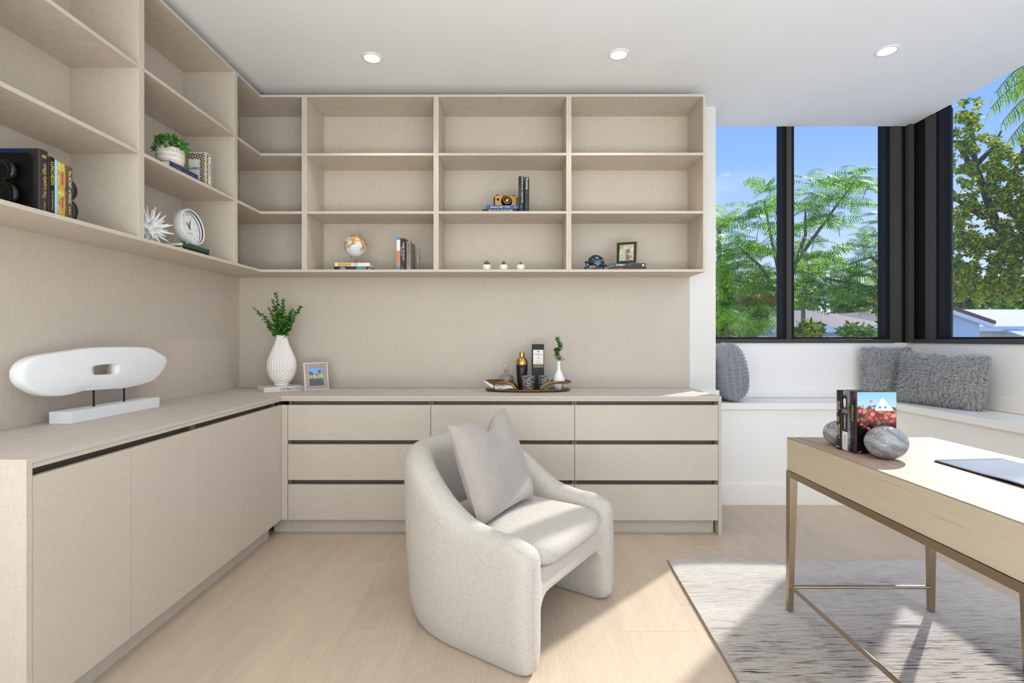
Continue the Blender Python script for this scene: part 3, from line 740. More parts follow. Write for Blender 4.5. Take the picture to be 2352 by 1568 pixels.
def bookend_horns(r, X, yy, s):
    """curved black horn shapes standing out from the plate"""
    for (z0, rad) in ((.115, .050), (.040, .055)):
        pts = []; rs = []
        for i in range(13):
            a = R(100 - 190 * i / 12); pts.append((X, yy + s * (.002 + rad * .62 * max(0, math.cos(a))), z0 + rad * .72 * math.sin(a))); rs.append(.004 + .011 * math.sin(math.pi * (i + .6) / 13))
        MB().tube(pts, rs, 12).build('horn', BLACK, r, W=True, smooth=True)
r = thing('bookend', (-1.78, 1.80, Z1), 0, 'black metal bookend with curved horns in front of the dark umber hardback', 'bookend', 'pair of black horned bookends')
o = MB().box(-1.86, -1.712, 1.806, 1.8085, Z1, Z1 + .205).build('plate', BLACK, r, W=True); MB().box(-1.86, -1.712, 1.70, 1.806, Z1, Z1 + .002).build('base_plate', BLACK, r, W=True)
for (dz, rad) in ((.135, .040), (.052, .050)):
    pts = []; rs = []
    for i in range(13):
        a = R(110 - 200 * i / 12); pts.append((-1.79 + rad * .8 * math.cos(a), 1.790, Z1 + dz + rad * .8 * math.sin(a))); rs.append(.004 + .009 * math.sin(math.pi * (i + .6) / 13))
    MB().tube(pts, rs, 12).build('horn', BLACK, r, W=True, smooth=True)
r = thing('bookend', (-1.75, yl + .03, Z1), 0, 'black bookend with two crescent horns after the green and brown book', 'bookend', 'pair of black horned bookends')
MB().box(-1.84, -1.702, yl, yl + .0025, Z1, Z1 + .165).build('plate', BLACK, r, W=True); MB().box(-1.84, -1.700, yl + .0025, yl + .155, Z1, Z1 + .002).build('base_plate', BLACK, r, W=True)
for (dz, rad) in ((.128, .042), (.048, .048)):
    pts = []; rs = []
    for i in range(13):
        a = R(85 - 170 * i / 12); pts.append((-1.725, yl + .004 + rad * .62 * max(0, math.cos(a)) ** .8, Z1 + dz + rad * .82 * math.sin(a) - rad * .1)); rs.append(.003 + .012 * math.sin(math.pi * (i + .6) / 13) ** .8)
    MB().tube(pts, rs, 12).build('horn', BLACK, r, W=True, smooth=True)

# second unit, middle shelf: blue book, pot plant, box book
lb = lying((-1.679, 2.492, Z2), R(90), .033, .226, .150, CBLUE, 'navy blue book lying under the potted plant', texts=[('PIONEERS', .017, .058, INKGREY, 0, True, .9), ('HOW IT WORKS', .009, .155, INKGREY, 0, True)])
def leafmat(name, a, b, tr=.35):
    m = Mat(name); g = m.node('ShaderNodeNewGeometry'); c = m.mix(g.outputs['Random Per Island'], a, b); m.col(c).set(Roughness=.45)
    m.b.inputs['Specular IOR Level'].default_value = .35
    if tr:
        n = m.n; t = m.node('ShaderNodeBsdfTranslucent'); hs = m.node('ShaderNodeHueSaturation'); hs.inputs['Value'].default_value = 1.5; hs.inputs['Saturation'].default_value = 1.1
        m.link(c, hs.inputs['Color']); m.link(hs.outputs[0], t.inputs[0]); mx = m.node('ShaderNodeMixShader'); mx.inputs[0].default_value = tr
        m.link(m.b.outputs[0], mx.inputs[1]); m.link(t.outputs[0], mx.inputs[2]); m.link(mx.outputs[0], n.nodes['Material Output'].inputs[0])
    return m.m
LEAF1 = leafmat('basil_green_leaf', srgb(58, 120, 44), srgb(120, 178, 84), .2); LEAF2 = leafmat('eucalyptus_leaf', srgb(32, 84, 30), srgb(96, 152, 62), .2)
STEM = plain('green_stem', srgb(72, 84, 44), .6); TWIG = plain('brown_stem', srgb(96, 72, 52), .7)
def leaf(mb, p, d, n, L, w_, mi=0, fold=.15, bend=.2):
    d = Vector(d).normalized(); n = Vector(n); n = (n - d * n.dot(d)); n = n.normalized() if n.length > .01 else Vector((0, 0, 1)); s_ = d.cross(n); p = Vector(p)
    vs = [p]; 
    for (t, k) in ((.25, .8), (.55, 1.0), (.82, .6)):
        c = p + d * L * t - n * L * bend * t * t
        vs += [c - s_ * w_ * .5 * k + n * w_ * fold * k, c, c + s_ * w_ * .5 * k + n * w_ * fold * k]
    vs.append(p + d * L - n * L * bend)
    mb.add(vs, [(0, 2, 1), (0, 3, 2), (1, 2, 5, 4), (2, 3, 6, 5), (4, 5, 8, 7), (5, 6, 9, 8), (7, 8, 10), (8, 9, 10)], mi)
def potmat():
    m = Mat('incised_cream_pot'); a = m.noise(m.coord((900, 900, 60)), 1, 2); w_ = m.node('ShaderNodeTexWave'); w_.bands_direction = 'Z'; w_.inputs['Scale'].default_value = 14; m.link(m.coord(), w_.inputs[0])
    v = m.math('MULTIPLY', m.rng(a, .48, .56, 0, 1), m.rng(w_.outputs[0], .25, .6, .15, 1)); m.col(m.mix(v, srgb(232, 226, 216), srgb(186, 170, 148))).set(Roughness=.7); return m.m
POT = potmat()
r = thing('potted_plant', (-1.722, 2.560, Z2 + .0345), 0, 'leafy green plant in a cream incised pot standing on the navy book', 'plant')
MB().lathe([(.0, 0), (.052, 0), (.058, .006), (.0625, .030), (.063, .062), (.060, .078), (.055, .078), (.056, .064), (.0, .062)], 40).build('pot', POT, r, smooth=True)
mb = MB(); rr = random.Random(5)
for i in range(260):
    a = rr.uniform(0, 2 * math.pi); q = math.sqrt(rr.random()); rad = .078 * q
    if math.cos(a) < -.3 and q > .7: rad *= .8
    p0 = (rad * math.cos(a), rad * math.sin(a), .085 + .048 * (1 - q * q) + rr.uniform(-.012, .012) - .02 * (q > .85))
    d = (math.cos(a) + rr.gauss(0, .5), math.sin(a) + rr.gauss(0, .5), rr.uniform(-.2, .8)); leaf(mb, p0, d, (rr.gauss(0, .3), rr.gauss(0, .3), 1), rr.uniform(.018, .030), rr.uniform(.012, .018))
for i in range(50):  # trailing side toward the box
    t = rr.random(); p0 = (-.01 + rr.gauss(0, .012), .062 + .03 * t, .09 - .065 * t); leaf(mb, p0, (rr.gauss(.3, .5), rr.gauss(.5, .4), rr.uniform(-.8, .2)), (1, -.5, .6), rr.uniform(.018, .028), .015)
mb.build('foliage', LEAF1, r)
st = MB()
for i in range(22):
    a = i * 2.4; st.tube([(0.02 * math.cos(a), .02 * math.sin(a), .06), (.05 * math.cos(a), .05 * math.sin(a), .10)], .0012, 5)
st.build('stems', STEM, r)
# box shaped book end
CREAMW = plain('pale_wood_box', srgb(216, 196, 166), .6); FAN = None
def fanmat():
    m = Mat('scallop_pattern'); v = m.node('ShaderNodeTexWave'); v.wave_type = 'RINGS'; v.rings_direction = 'SPHERICAL'; v.inputs['Scale'].default_value = 11
    q = m.node('ShaderNodeVectorMath', operation='WRAP'); m.link(m.coord(), q.inputs[0]); q.inputs[1].default_value = (.014,) * 3; q.inputs[2].default_value = (-.014,) * 3
    s_ = m.node('ShaderNodeVectorMath', operation='SCALE'); s_.inputs['Scale'].default_value = 3.0; m.link(q.outputs[0], s_.inputs[0]); m.link(s_.outputs[0], v.inputs[0])
    m.col(m.mix(m.rng(v.outputs[0], .62, .78, 0, 1), srgb(62, 54, 48), srgb(206, 196, 180))).set(Roughness=.6); return m.m
FAN = fanmat()
r = thing('book_box', (-1.752, 2.842, Z2), 0, 'pale wooden storage box made like a classics book set, beside the potted plant', 'box')
MB().box(-1.812, -1.694, 2.812, 2.872, Z2, Z2 + .192).build('box_body', CREAMW, r, W=True, bevel=.002)
MB().box(-1.803, -1.703, 2.8105, 2.8118, Z2 + .008, Z2 + .184).build('front_pattern', FAN, r, W=True)
MB().box(-1.788, -1.728, 2.8090, 2.8104, Z2 + .040, Z2 + .150).build('front_label', CWHITE, r, W=True)
MB().box(-1.6938, -1.6925, 2.820, 2.864, Z2 + .008, Z2 + .184).build('side_pattern', FAN, r, W=True)
MB().box(-1.6924, -1.6912, 2.832, 2.852, Z2 + .018, Z2 + .174).build('side_label', CWHITE, r, W=True)
text('label_lettering', 'CLASSICS', .0155, INKB, r, plane_M((-.0063 , -.0335, .100), (1, 0, 0), (0, 0, 1)), sx=.9, align='CENTER', bold=.0004)
text('label_lettering', 'THE', .005, INKB, r, plane_M((-.0063, -.0335, .114), (1, 0, 0), (0, 0, 1)), align='CENTER')
text('side_lettering', 'THE CLASSICS', .013, INKB, r, plane_M((.0612, .0, .10), (0, 0, -1), (0, 1, 0)), align='CENTER', sx=.9)

# second unit, lowest shelf: spiny shell, clock on two books
r = tag(MB().build('x', PLASTER) if False else thing('spiny_shell', (-1.765, 2.470, Z1), 0, 'white spiky seashell ornament beside the round clock', 'ornament'))
mb = MB(); rr = random.Random(21)
dirs = []
for i in range(46):
    z = 1 - 2 * (i + .5) / 46; a = i * 2.39996; q = math.sqrt(1 - z * z); dirs.append(Vector((q * math.cos(a), q * math.sin(a), z)))
mb.ball((0, 0, .080), .046, 40, 24)
for k, d in enumerate(dirs):
    L = .040 + .008 * ((k * 7) % 4); s1 = d.orthogonal().normalized(); s2 = d.cross(s1); c = Vector((0, 0, .080)); bend_ = Vector((0, 0, .010)); rg_ = []
    for (t, q) in ((.030, .021), (.050, .011), (.064, .0065), (.046 + L, .0022)):
        rg_.append([c + d * t + bend_ * (t / .1) ** 2 + (s1 * math.cos(a) + s2 * math.sin(a)) * q for a in [2 * math.pi * i / 10 for i in range(10)]])
    vs = [p_ for q in rg_ for p_ in q]; fs = [(j * 10 + i, j * 10 + (i + 1) % 10, (j + 1) * 10 + (i + 1) % 10, (j + 1) * 10 + i) for j in range(3) for i in range(10)] + [tuple(range(10))[::-1], tuple(range(30, 40))]
    mb.add(vs, fs)
mb.v = [(a, b, max(c, .001)) for a, b, c in mb.v]; o = mb.build('shell', PLASTER, r, smooth=True)
q = o.modifiers.new('r', 'REMESH'); q.mode = 'VOXEL'; q.voxel_size = .0024; q.use_smooth_shade = True; q = o.modifiers.new('s', 'SMOOTH'); q.factor = .5; q.iterations = 3
lying((-1.684, 2.600, Z1), R(90), .0165, .222, .150, CK, 'thin black book under the green book below the round clock', texts=())
lying((-1.680, 2.594, Z1 + .0170), R(90), .0190, .228, .150, CGRN, 'green cloth book lying directly beneath the round clock', texts=())
r = thing('desk_clock', (-1.716, 2.712, Z1 + .0375), (0, R(-9), 0), 'round white metal clock leaning on its stand on the green book', 'clock')
# local: face normal +x, y along the shelf
def disc(mb, cx, cz, r0, r1, x, n=48):
    vs = []; fs = []
    for q in (r0, r1):
        for i in range(n): a = 2 * math.pi * i / n; vs.append((x, q * math.cos(a), cz + q * math.sin(a)))
    if r0 < 1e-5: fs = [tuple(range(n, 2 * n))]
    else: fs = [(i, n + i, n + (i + 1) % n, (i + 1) % n) for i in range(n)]
    return mb.add(vs, fs)
CR = .097; rim = MB()
prof = [(CR - .011, .012), (CR - .010, .030), (CR - .004, .034), (CR, .030), (CR, -.010), (CR - .004, -.014), (0.001, -.014)]
vs = []; fs = []; n = 64
for (q, x) in prof:
    for i in range(n): a = 2 * math.pi * i / n; vs.append((x, q * math.cos(a), CR + q * math.sin(a)))
for j in range(len(prof) - 1):
    for i in range(n): fs.append((j * n + i, j * n + (i + 1) % n, (j + 1) * n + (i + 1) % n, (j + 1) * n + i))
rim.add(vs, fs).build('clock_case', plain('white_clock_metal', srgb(214, 214, 212), .35), r, smooth=True)
disc(MB(), 0, CR, 0, CR - .009, .008).build('dial', plain('clock_dial', srgb(232, 232, 230), .5), r)
dk_ = MB(); vs = []; fs = []
for i in range(n):
    a = 2 * math.pi * i / n; vs += [(.0085, (CR - .0105) * math.cos(a), CR + (CR - .0105) * math.sin(a)), (.029, (CR - .0105) * math.cos(a), CR + (CR - .0105) * math.sin(a))]
for i in range(n): j = (i + 1) % n; fs.append((2 * i, 2 * i + 1, 2 * j + 1, 2 * j))
dk_.add(vs, fs).build('inner_rim', CBROWN, r, smooth=True)
for i in range(12):
    a = math.pi / 2 - 2 * math.pi * (i + 1) / 12; q = .068
    text('numeral', str(i + 1), .017, INKGREY, r, plane_M((.0086, q * math.cos(a), CR + q * math.sin(a)), (0, 1, 0), (0, 0, 1)), align='CENTER', sx=.8)
text('dial_lettering', 'OLD TOWN', .008, INKGREY, r, plane_M((.0086, 0, CR - .03), (0, 1, 0), (0, 0, 1)), align='CENTER')
def hand(L, ang, wd, nm):
    a = R(90 - ang); d = Vector((0, math.cos(a), math.sin(a))); s_ = Vector((0, -d.z, d.y)); c = Vector((.0105, 0, CR)); m_ = MB()
    p = [c - d * .012 - s_ * wd * .5, c - d * .012 + s_ * wd * .5, c + d * L * .55 + s_ * wd, c + d * L, c + d * L * .55 - s_ * wd]
    m_.add([tuple(q) for q in p] + [(q.x + .001, q.y, q.z) for q in p], [(0, 1, 2, 3, 4), (9, 8, 7, 6, 5)] + [(i, 5 + i, 5 + (i + 1) % 5, (i + 1) % 5) for i in range(5)]); m_.build(nm, INKB, r)
hand(.036, 322, .0028, 'hand'); hand(.050, 18, .0024, 'hand')
MB().ball((.012, 0, CR), .004, 12, 8).build('hub', GOLD, r)
for s_ in (-1, 1):
    MB().ball((.010, s_ * .04, .008), .006, 12, 8).build('foot', CERAMIC, r, smooth=True)
    MB().tube([(-.013, s_ * .03, .13), (-.075, s_ * .034, -.012)], .0016, 6).build('easel_leg', CERAMIC, r)

# ------------------------------------------------------------------ back wall shelves
YFR = YF + .004
# globe on two lying books
b = lying((-1.190, YF + .028, Z1), R(0), .0230, .228, .150, CK, 'black paperback with teal end lying at the bottom of the pair under the globe', texts=[('KAREN', .008, .058, INKW, -.004, True), ('QUEEN', .0125, .058, INKW, .004, True, 1.1), ('Barbara Freethy', .008, .125, INKGREY, 0, True)], bands=[(-.011, .011, .150, .212, CTEAL), (-.011, .011, .212, .228, CRED)])
b = lying((-1.183, YF + .026, Z1 + .0235), R(0), .0235, .230, .150, CWHITE, 'white book with striped gold panel lying directly under the globe', texts=[('SUSAN', .010, .137, CBLUE, -.0055, True), ('RYAN', .010, .135, CBLUE, .0055, True), ('o', .008, .205, INKGREY, 0, True)], bands=[(-.0095, .0095, .018, .108, CYEL)])
gx, gy = -1.071, YF + .105; gz = Z1 + .0475
r = thing('globe', (gx, gy, gz), 0, 'small white and gold globe on a brass stand, on two lying books', 'globe')
def globemat():
    m = Mat('antique_map'); v = m.noise(m.coord((1, 1, 1), loc=(3.1, 0, .4)), 17, 5, .55, .3); w_ = m.node('ShaderNodeTexCoord'); se = m.node('ShaderNodeSeparateXYZ'); m.link(w_.outputs['Object'], se.inputs[0])
    k = m.rng(se.outputs[2], .06, .16, -.09, .13); land = m.rng(m.math('ADD', v, k), .53, .56, 0, 1); c2 = m.mix(m.rng(m.noise(m.coord(), 60, 4), .4, .6, 0, 1), srgb(176, 130, 52), srgb(222, 196, 150))
    m.col(m.mix(land, srgb(226, 226, 226), c2)).set(Roughness=.35); return m.m
mb = MB(); mb.ball((0, 0, .126), .0745, 48, 32); mb.build('sphere', globemat(), r, smooth=True)
pts = [(-.018 + 0.0, -.004, .052)]
axis = Vector((.36, 0, .93)).normalized(); c = Vector((0, 0, .126)); top = c + axis * .083; bot = c - axis * .083
MB().tube([bot, top], .0022, 8).build('axle', GOLD, r, smooth=True)
q = [(-.030, -.012, .048)]; arc = []
for i in range(9):
    a = R(115 + 150 * i / 8); arc.append((-.012 + .020 * math.cos(a), -.012, .028 + .022 * math.sin(a)))
MB().tube([bot] + arc + [(.0, -.010, .010)], .0026, 8).build('arm', GOLD, r, smooth=True)
MB().lathe([(0, 0), (.030, 0), (.031, .004), (.012, .008), (.005, .014), (.004, .030), (.0, .031)], 28).build('base', GOLD, r, smooth=True)
MB().tube([tuple(top), tuple(top + Vector((.004, 0, .004))), tuple(top + Vector((.003, 0, .010)))], .0018, 6).build('finial', GOLD, r)
# upright books
GU = 'upright books with the clear bookend beside the globe'
book((-.758, YFR + .002, Z1), 0, .0235, .2125, .155, CORG, 'thin upright orange and white book with blue ends, by the globe', bands=[(-.0112, .0112, .195, .2125, CAQUA), (-.0112, .0112, .124, .195, CWHITE), (-.0112, .0112, 0, .024, CAQUA)], texts=[('THE GREAT GAME', .010, .078, INKGREY, 0, True)], group=GU)
book((-.7285, YFR, Z1), 0, .0300, .203, .160, CK, 'upright black book with spaced white capitals on the spine', texts=[('THIEF OF SOULS', .0155, .118, INKW, .0035, False, 1.05), ('Charlotte North', .009, .120, INKW, -.0095, False), ('*', .022, .010, INKW, 0, True)], group=GU)
book((-.7075, YFR + .003, Z1), 0, .0075, .198, .155, CRED, 'very thin dark red upright book between the black and grey ones', group=GU)
book((-.6905, YFR, Z1), 0, .0245, .185, .160, CGREY, 'upright warm grey book leaning against the clear bookend', texts=[('HEART WELL', .013, .135, CRED, 0, False), ('Brenda Novak', .008, .05, CRED, 0, False)], group=GU)
r = thing('clear_bookend', (-.655, YFR + .09, Z1), 0, 'clear glass figure bookend beside the upright grey book', 'bookend')
g = MB(); g.box(-.676, -.615, YFR + .05, YFR + .14, Z1, Z1 + .016); g.build('base', GLASS, r, W=True, bevel=.002)
MB().lathe([(0, .0), (.016, 0), (.010, .02), (.014, .045), (.021, .07), (.012, .095), (.008, .105), (.015, .112), (.016, .125), (0, .135)], 20, (-.648, YFR + .09, Z1 + .0165)).build('figure', GLASS, r, W=True, smooth=True)

# middle unit: camera on two books, two upright black books, succulents
lying((-.206, YF + .014, Z2), R(0), .0165, .225, .150, CK, 'thin dark book lying lowest under the gold camera', texts=[('THE WAY OF THE EXPLORER', .0115, .118, INKW, 0, True, 1.05)])
lying((-.183, YF + .012, Z2 + .0170), R(0), .0240, .222, .150, CBLU2, 'blue book lying directly beneath the gold camera', texts=[("Jimmy's Girl", .0165, .072, INKW, 0, True), ('STEPHANIE', .007, .140, INKW, -.005, True), ('GERTLER', .007, .140, INKW, .005, True), ('sh', .012, .192, INKW, 0, True)])
cz = Z2 + .0415; cx = -.055; cy = YF + .075
r = thing('camera_ornament', (cx, cy, cz), R(8), 'antique gold camera ornament standing on two blue and dark books', 'camera')
CAMG = plain('antique_gold_camera', srgb(176, 134, 80), .36, .75); CAMD = plain('dark_bronze', srgb(42, 32, 22), .4, .5)
MB().prism([(-.074, 0), (.074, 0), (.074, .066), (.066, .074), (-.066, .074), (-.074, .066)], 'y', -.022, .024).build('camera_body', CAMG, r, bevel=.002)
MB().prism([(-.016, .075), (.018, .075), (.014, .090), (.009, .094), (-.008, .094), (-.012, .090)], 'y', -.020, .02).build('viewfinder', CAMG, r, bevel=.002)
for s_ in (-1, 1): MB().prism([(s_ * .0745, .004), (s_ * .079, .004), (s_ * .080, .064), (s_ * .0745, .068)], 'y', -.02, .022).build('side_grip', CAMD, r, bevel=.001)
def ylathe(prof, n, cx_, cz_, mi=0):
    m_ = MB(); vs = []; fs = []; k = len(prof)
    for (q, yy) in prof:
        for i in range(n): a = 2 * math.pi * i / n; vs.append((cx_ + q * math.cos(a), yy, cz_ + q * math.sin(a)))
    for j in range(k - 1):
        for i in range(n): fs.append((j * n + i, j * n + (i + 1) % n, (j + 1) * n + (i + 1) % n, (j + 1) * n + i))
    fs.append(tuple((k - 1) * n + i for i in range(n))[::-1]); return m_.add(vs, fs)
ylathe([(.036, -.0222), (.037, -.030), (.031, -.033)], 32, .004, .036).build('lens_mount', CAMD, r, smooth=True)
ylathe([(.030, -.033), (.031, -.050), (.029, -.054)], 32, .004, .036).build('lens_barrel', CAMD, r, smooth=True)
ylathe([(.026, -.054), (.0265, -.058), (.023, -.060), (.022, -.057)], 32, .004, .036).build('lens_ring', GOLD, r, smooth=True)
ylathe([(.0218, -.056), (.0005, -.0565)], 32, .004, .036).build('lens_front', CAMG, r)
ylathe([(.008, -.022), (.008, -.026), (.005, -.027), (.0045, -.025)], 20, -.054, .046).build('self_timer', CAMD, r, smooth=True)
for x in (-.055, .055): MB().lathe([(.0105, .0745), (.0105, .081), (.009, .083), (0, .083)], 18, (x, 0, 0)).build('dial', CAMD, r, smooth=True)
GV = 'two upright black books beside the gold camera'
book((.0485, YFR, Z2), 0, .0335, .2285, .150, CK, 'taller upright black book next to the gold camera', texts=[('GONE BUT NOT FORGOTTEN', .0125, .140, INKW, .006, False), ('PHILLIP MARGOLIN', .008, .135, INKGREY, -.008, False), ('DELL', .006, .03, INKW, 0, True)], group=GV, round_=.004)
book((.0845, YFR, Z2), 0, .0330, .2225, .150, CK, 'slightly shorter upright black book, right of the taller one', texts=[('Runaway', .0215, .178, INKW, .002, False), ('A NOVEL OF SUSPENSE', .0075, .06, INKGREY, 0, False)], bands=[(-.006, .006, .112, .114, INKGREY), (-.009, .009, .120, .122, INKGREY), (-.006, .006, .128, .130, INKGREY)], group=GV, round_=.004)
SUC = (leafmat('succulent_green', srgb(40, 104, 34), srgb(126, 176, 84), 0), leafmat('succulent_olive', srgb(86, 112, 34), srgb(140, 152, 60), 0), leafmat('succulent_light', srgb(60, 120, 60), srgb(178, 186, 84), 0))
for i, (px, lab) in enumerate(((1118, 'small dark green succulent in a white pot, tallest of the three tiny pots'), (1157, 'small olive pointed succulent in a white pot, middle of the three tiny pots'), (1196, 'small pale green spiky succulent in a white pot, nearest the window'))):
    pt = at(px, 615, YF + .045); r = thing('succulent', (pt.x, pt.y, Z1), 0, lab, 'plant', 'three tiny potted succulents')
    MB().lathe([(0, 0), (.021, 0), (.0235, .003), (.0235, .007), (.0262, .010), (.0275, .022), (.0255, .034), (.022, .036), (.022, .031), (0, .030)], 28).build('pot', CERAMIC, r, smooth=True)
    m_ = MB(); rr = random.Random(40 + i)
    for k in range(60):
        a = k * 2.4; q = k / 60; e_ = (.25 + .75 * q)
        if i == 0: p0 = (.012 * math.cos(a) * (1 - q), .012 * math.sin(a) * (1 - q), .035 + .014 * q); d = (math.cos(a), math.sin(a), .3 + q * 1.2); leaf(m_, p0, d, (0, 0, 1), .016, .008, bend=-.3)
        elif i == 1: d = (math.cos(a) * (1 - q), math.sin(a) * (1 - q), .3 + q * 1.6); leaf(m_, (0, 0, .033 + .012 * q), d, (math.cos(a), math.sin(a), .5), .021 - .004 * q, .008, bend=-.1)
        else: d = (math.cos(a) * (1 - q * .8), math.sin(a) * (1 - q * .8), .25 + q * 2); leaf(m_, (0, 0, .033 + .006 * q), d, (0, 0, 1), .020, .0045, bend=-.1)
    m_.build('leaves', SUC[i], r)

# window end unit: helmet, two books, framed print
lying((.648, YF + .022, Z1), R(0), .0155, .228, .155, CRED, 'dark red-brown book lying under the expert book', texts=[('THE GOLD', .007, .055, INKG, 0, True)])
lying((.646, YF + .020, Z1 + .0160), R(0), .0265, .222, .155, CK, 'black book with blue end and bold white title, lying under the green frame', texts=[('EXPERT', .0185, .056, INKW, 0, True, 1.0), ('SECRETS', .0150, .116, INKGREY, 0, True, .85), ('UNDERGROUND PLAYBOOK', .005, .170, INKGREY, 0, True, .75)], bands=[(-.013, .013, 0, .018, CBLU2), (-.006, .006, .200, .212, INKW)])
r = thing('picture_frame', (.752, YF + .070, Z1 + .0428), (R(-13), 0, R(-20)), 'small dark green framed flower print with gold edge on two books', 'picture frame')
def floral():
    m = Mat('flower_print'); v = m.noise(m.coord(), 60, 5, .7); w_ = m.node('ShaderNodeTexCoord'); s_ = m.node('ShaderNodeSeparateXYZ'); m.link(w_.outputs['Object'], s_.inputs[0])
    ax = m.math('ABSOLUTE', m.math('SUBTRACT', s_.outputs[0], .008)); core = m.rng(ax, .006, .022, 1, 0); hz = m.rng(s_.outputs[2], .045, .075, .8, 1); hz2 = m.rng(s_.outputs[2], .10, .118, 1, 0)
    f_ = m.math('MULTIPLY', m.math('MULTIPLY', core, hz2), m.rng(v, .40, .5, 0, 1)); g_ = m.rng(m.noise(m.coord(loc=(1, 2, 3)), 35, 4), .35, .65, 0, 1)
    base = m.mix(g_, srgb(204, 206, 176), srgb(156, 166, 140)); spots = m.rng(m.noise(m.coord(loc=(4, 1, 2)), 80, 2), .62, .66, 0, .9)
    m.col(m.mix(m.math('MULTIPLY', spots, .8), m.mix(f_, base, srgb(142, 58, 100)), srgb(126, 52, 84))).set(Roughness=.4); return m.m
fw, fh = .138, .158
FGREEN = plain('dark_green_mat', srgb(24, 34, 16), .35)
m_ = MB(); 
for (a0, a1, b0, b1) in ((-fw / 2, fw / 2, 0, .004), (-fw / 2, fw / 2, fh - .004, fh), (-fw / 2, -fw / 2 + .004, .004, fh - .004), (fw / 2 - .004, fw / 2, .004, fh - .004)): m_.box(a0, a1, -.008, .008, b0, b1)
m_.build('gold_edge', GOLD, r, bevel=.0005)
MB().box(-fw / 2 + .004, fw / 2 - .004, -.004, .006, .004, fh - .004).build('mount', FGREEN, r)
MB().box(-.047, .047, -.0055, -.0042, .023, .138).build('print', floral(), r)
MB().prism([(.009, .10), (.009, .13), (.030, .004)], 'x', -.012, .012).build('easel_back', FGREEN, r)
# helmet
HEL = Mat('brushed_pewter'); v = HEL.noise(HEL.coord((30, 30, 90)), 1, 4, .6); HEL.col(HEL.ramp(v, [(.35, srgb(24, 34, 52)), (.55, srgb(84, 96, 116)), (.7, srgb(176, 186, 200))])).set(Roughness=.3, Metallic=.8); HEL = HEL.m
r = thing('helmet_ornament', (.553, YF + .075, Z1), R(-20), 'small pewter football helmet ornament with a bar face guard, next to the lying books', 'ornament')
m_ = MB(); n1, n2 = 28, 14; vs = []; fs = []
for j in range(n2 + 1):
    t = R(-18) + (R(90) + R(18)) * j / n2
    for i in range(n1):
        a = 2 * math.pi * i / n1; x = .056 * math.cos(t) * math.cos(a); yy = .046 * math.cos(t) * math.sin(a); z = .052 + .054 * math.sin(t) - .22 * x * (1 if t < .6 else .5)
        vs.append((x, yy, z))
for j in range(n2):
    for i in range(n1): fs.append((j * n1 + i, j * n1 + (i + 1) % n1, (j + 1) * n1 + (i + 1) % n1, (j + 1) * n1 + i))
m_.add(vs, fs); ho = m_.build('dome', HEL, r, smooth=True, weld=True); q = ho.modifiers.new('s', 'SOLIDIFY'); q.thickness = .003
MB().tube([(-.058, -.034, .064), (-.068, -.018, .060), (-.071, .0, .058), (-.068, .018, .060), (-.058, .034, .064)], [.004, .008, .009, .008, .004], 10).build('brim', HEL, r, smooth=True)
MB().tube([(.048, -.038, .036), (.064, -.02, .031), (.068, 0, .029), (.064, .02, .031), (.048, .038, .036)], [.003, .006, .007, .006, .003], 10).build('brim', HEL, r, smooth=True)
for yy in (-.043, .043):
    MB().tube([(-.024 + .040 * math.cos(2 * math.pi * i / 22), yy * (1 - .12 * abs(math.cos(2 * math.pi * i / 22))), .029 + .0245 * math.sin(2 * math.pi * i / 22)) for i in range(22)], .0052, 8, closed=True).build('guard_bar', HEL, r, smooth=True)
    MB().tube([(.036, yy * .95, .042), (.022, yy, .026), (.0, yy, .005)], .0050, 8).build('guard_bar', HEL, r, smooth=True)
    MB().tube([(.014, yy, .014), (.030, yy * .9, .006), (.040, yy * .85, .020), (.046, yy * .8, .040)], .0050, 8).build('guard_bar', HEL, r, smooth=True)
MB().tube([(-.060, -.034, .030), (-.072, -.016, .022), (-.075, 0, .020), (-.072, .016, .022), (-.060, .034, .030)], .0065, 8).build('chin_guard', HEL, r, smooth=True)

# ------------------------------------------------------------------ things on the worktop
ZT = ZC + .0004
# sculpture
SC = [(45.5, 858.4), (54, 838), (74.4, 822.7), (105, 814.6), (156, 806.6), (207, 799.3), (258, 796.7), (309, 796.4), (348, 799.3), (370, 810.8), (385.6, 821), (387.3, 833), (377, 853.3), (358.4, 872), (343, 878.8), (292, 891), (258, 893.3), (210.5, 896.7), (190, 898.4), (164.6, 906), (139, 909.5), (105, 908.6), (79.5, 899.3), (54, 882.2)]
HO = [(217.3, 840.6), (241, 836.7), (268.3, 836.3), (270.9, 846.5), (267.4, 858.4), (241, 860.1), (218, 860.5), (215.2, 849.9)]
def toX(pt, X):
    c, s = math.cos(.0035), math.sin(.0035); a = (pt[0] - 1176) / 1176.; b_ = -(pt[1] - 776.3) / 1176.; dx, dy = a * c - s, a * s + c; t = X / dx; return (dy * t, CAMZ + b_ * t)
r = thing('abstract_sculpture', (-1.856, 2.35, ZT), 0, 'white carved elongated sculpture with a slot, raised on two black rods over a white block', 'sculpture')
XF = -1.832; out = [toX(p_, XF) for p_ in SC]; hol = [toX(p_, XF) for p_ in HO]
def smooth_loop(P, k):
    n_ = len(P); o_ = []
    for i in range(n_):
        p0, p1, p2, p3 = P[i - 1], P[i], P[(i + 1) % n_], P[(i + 2) % n_]
        for j in range(k):
            t = j / k; o_.append(tuple(.5 * ((2 * p1[q]) + (-p0[q] + p2[q]) * t + (2 * p0[q] - 5 * p1[q] + 4 * p2[q] - p3[q]) * t * t + (-p0[q] + 3 * p1[q] - 3 * p2[q] + p3[q]) * t ** 3) for q in (0, 1)))
    return o_
outs = smooth_loop(out, 3); hols = smooth_loop(hol, 9)   # 72 / 72 points
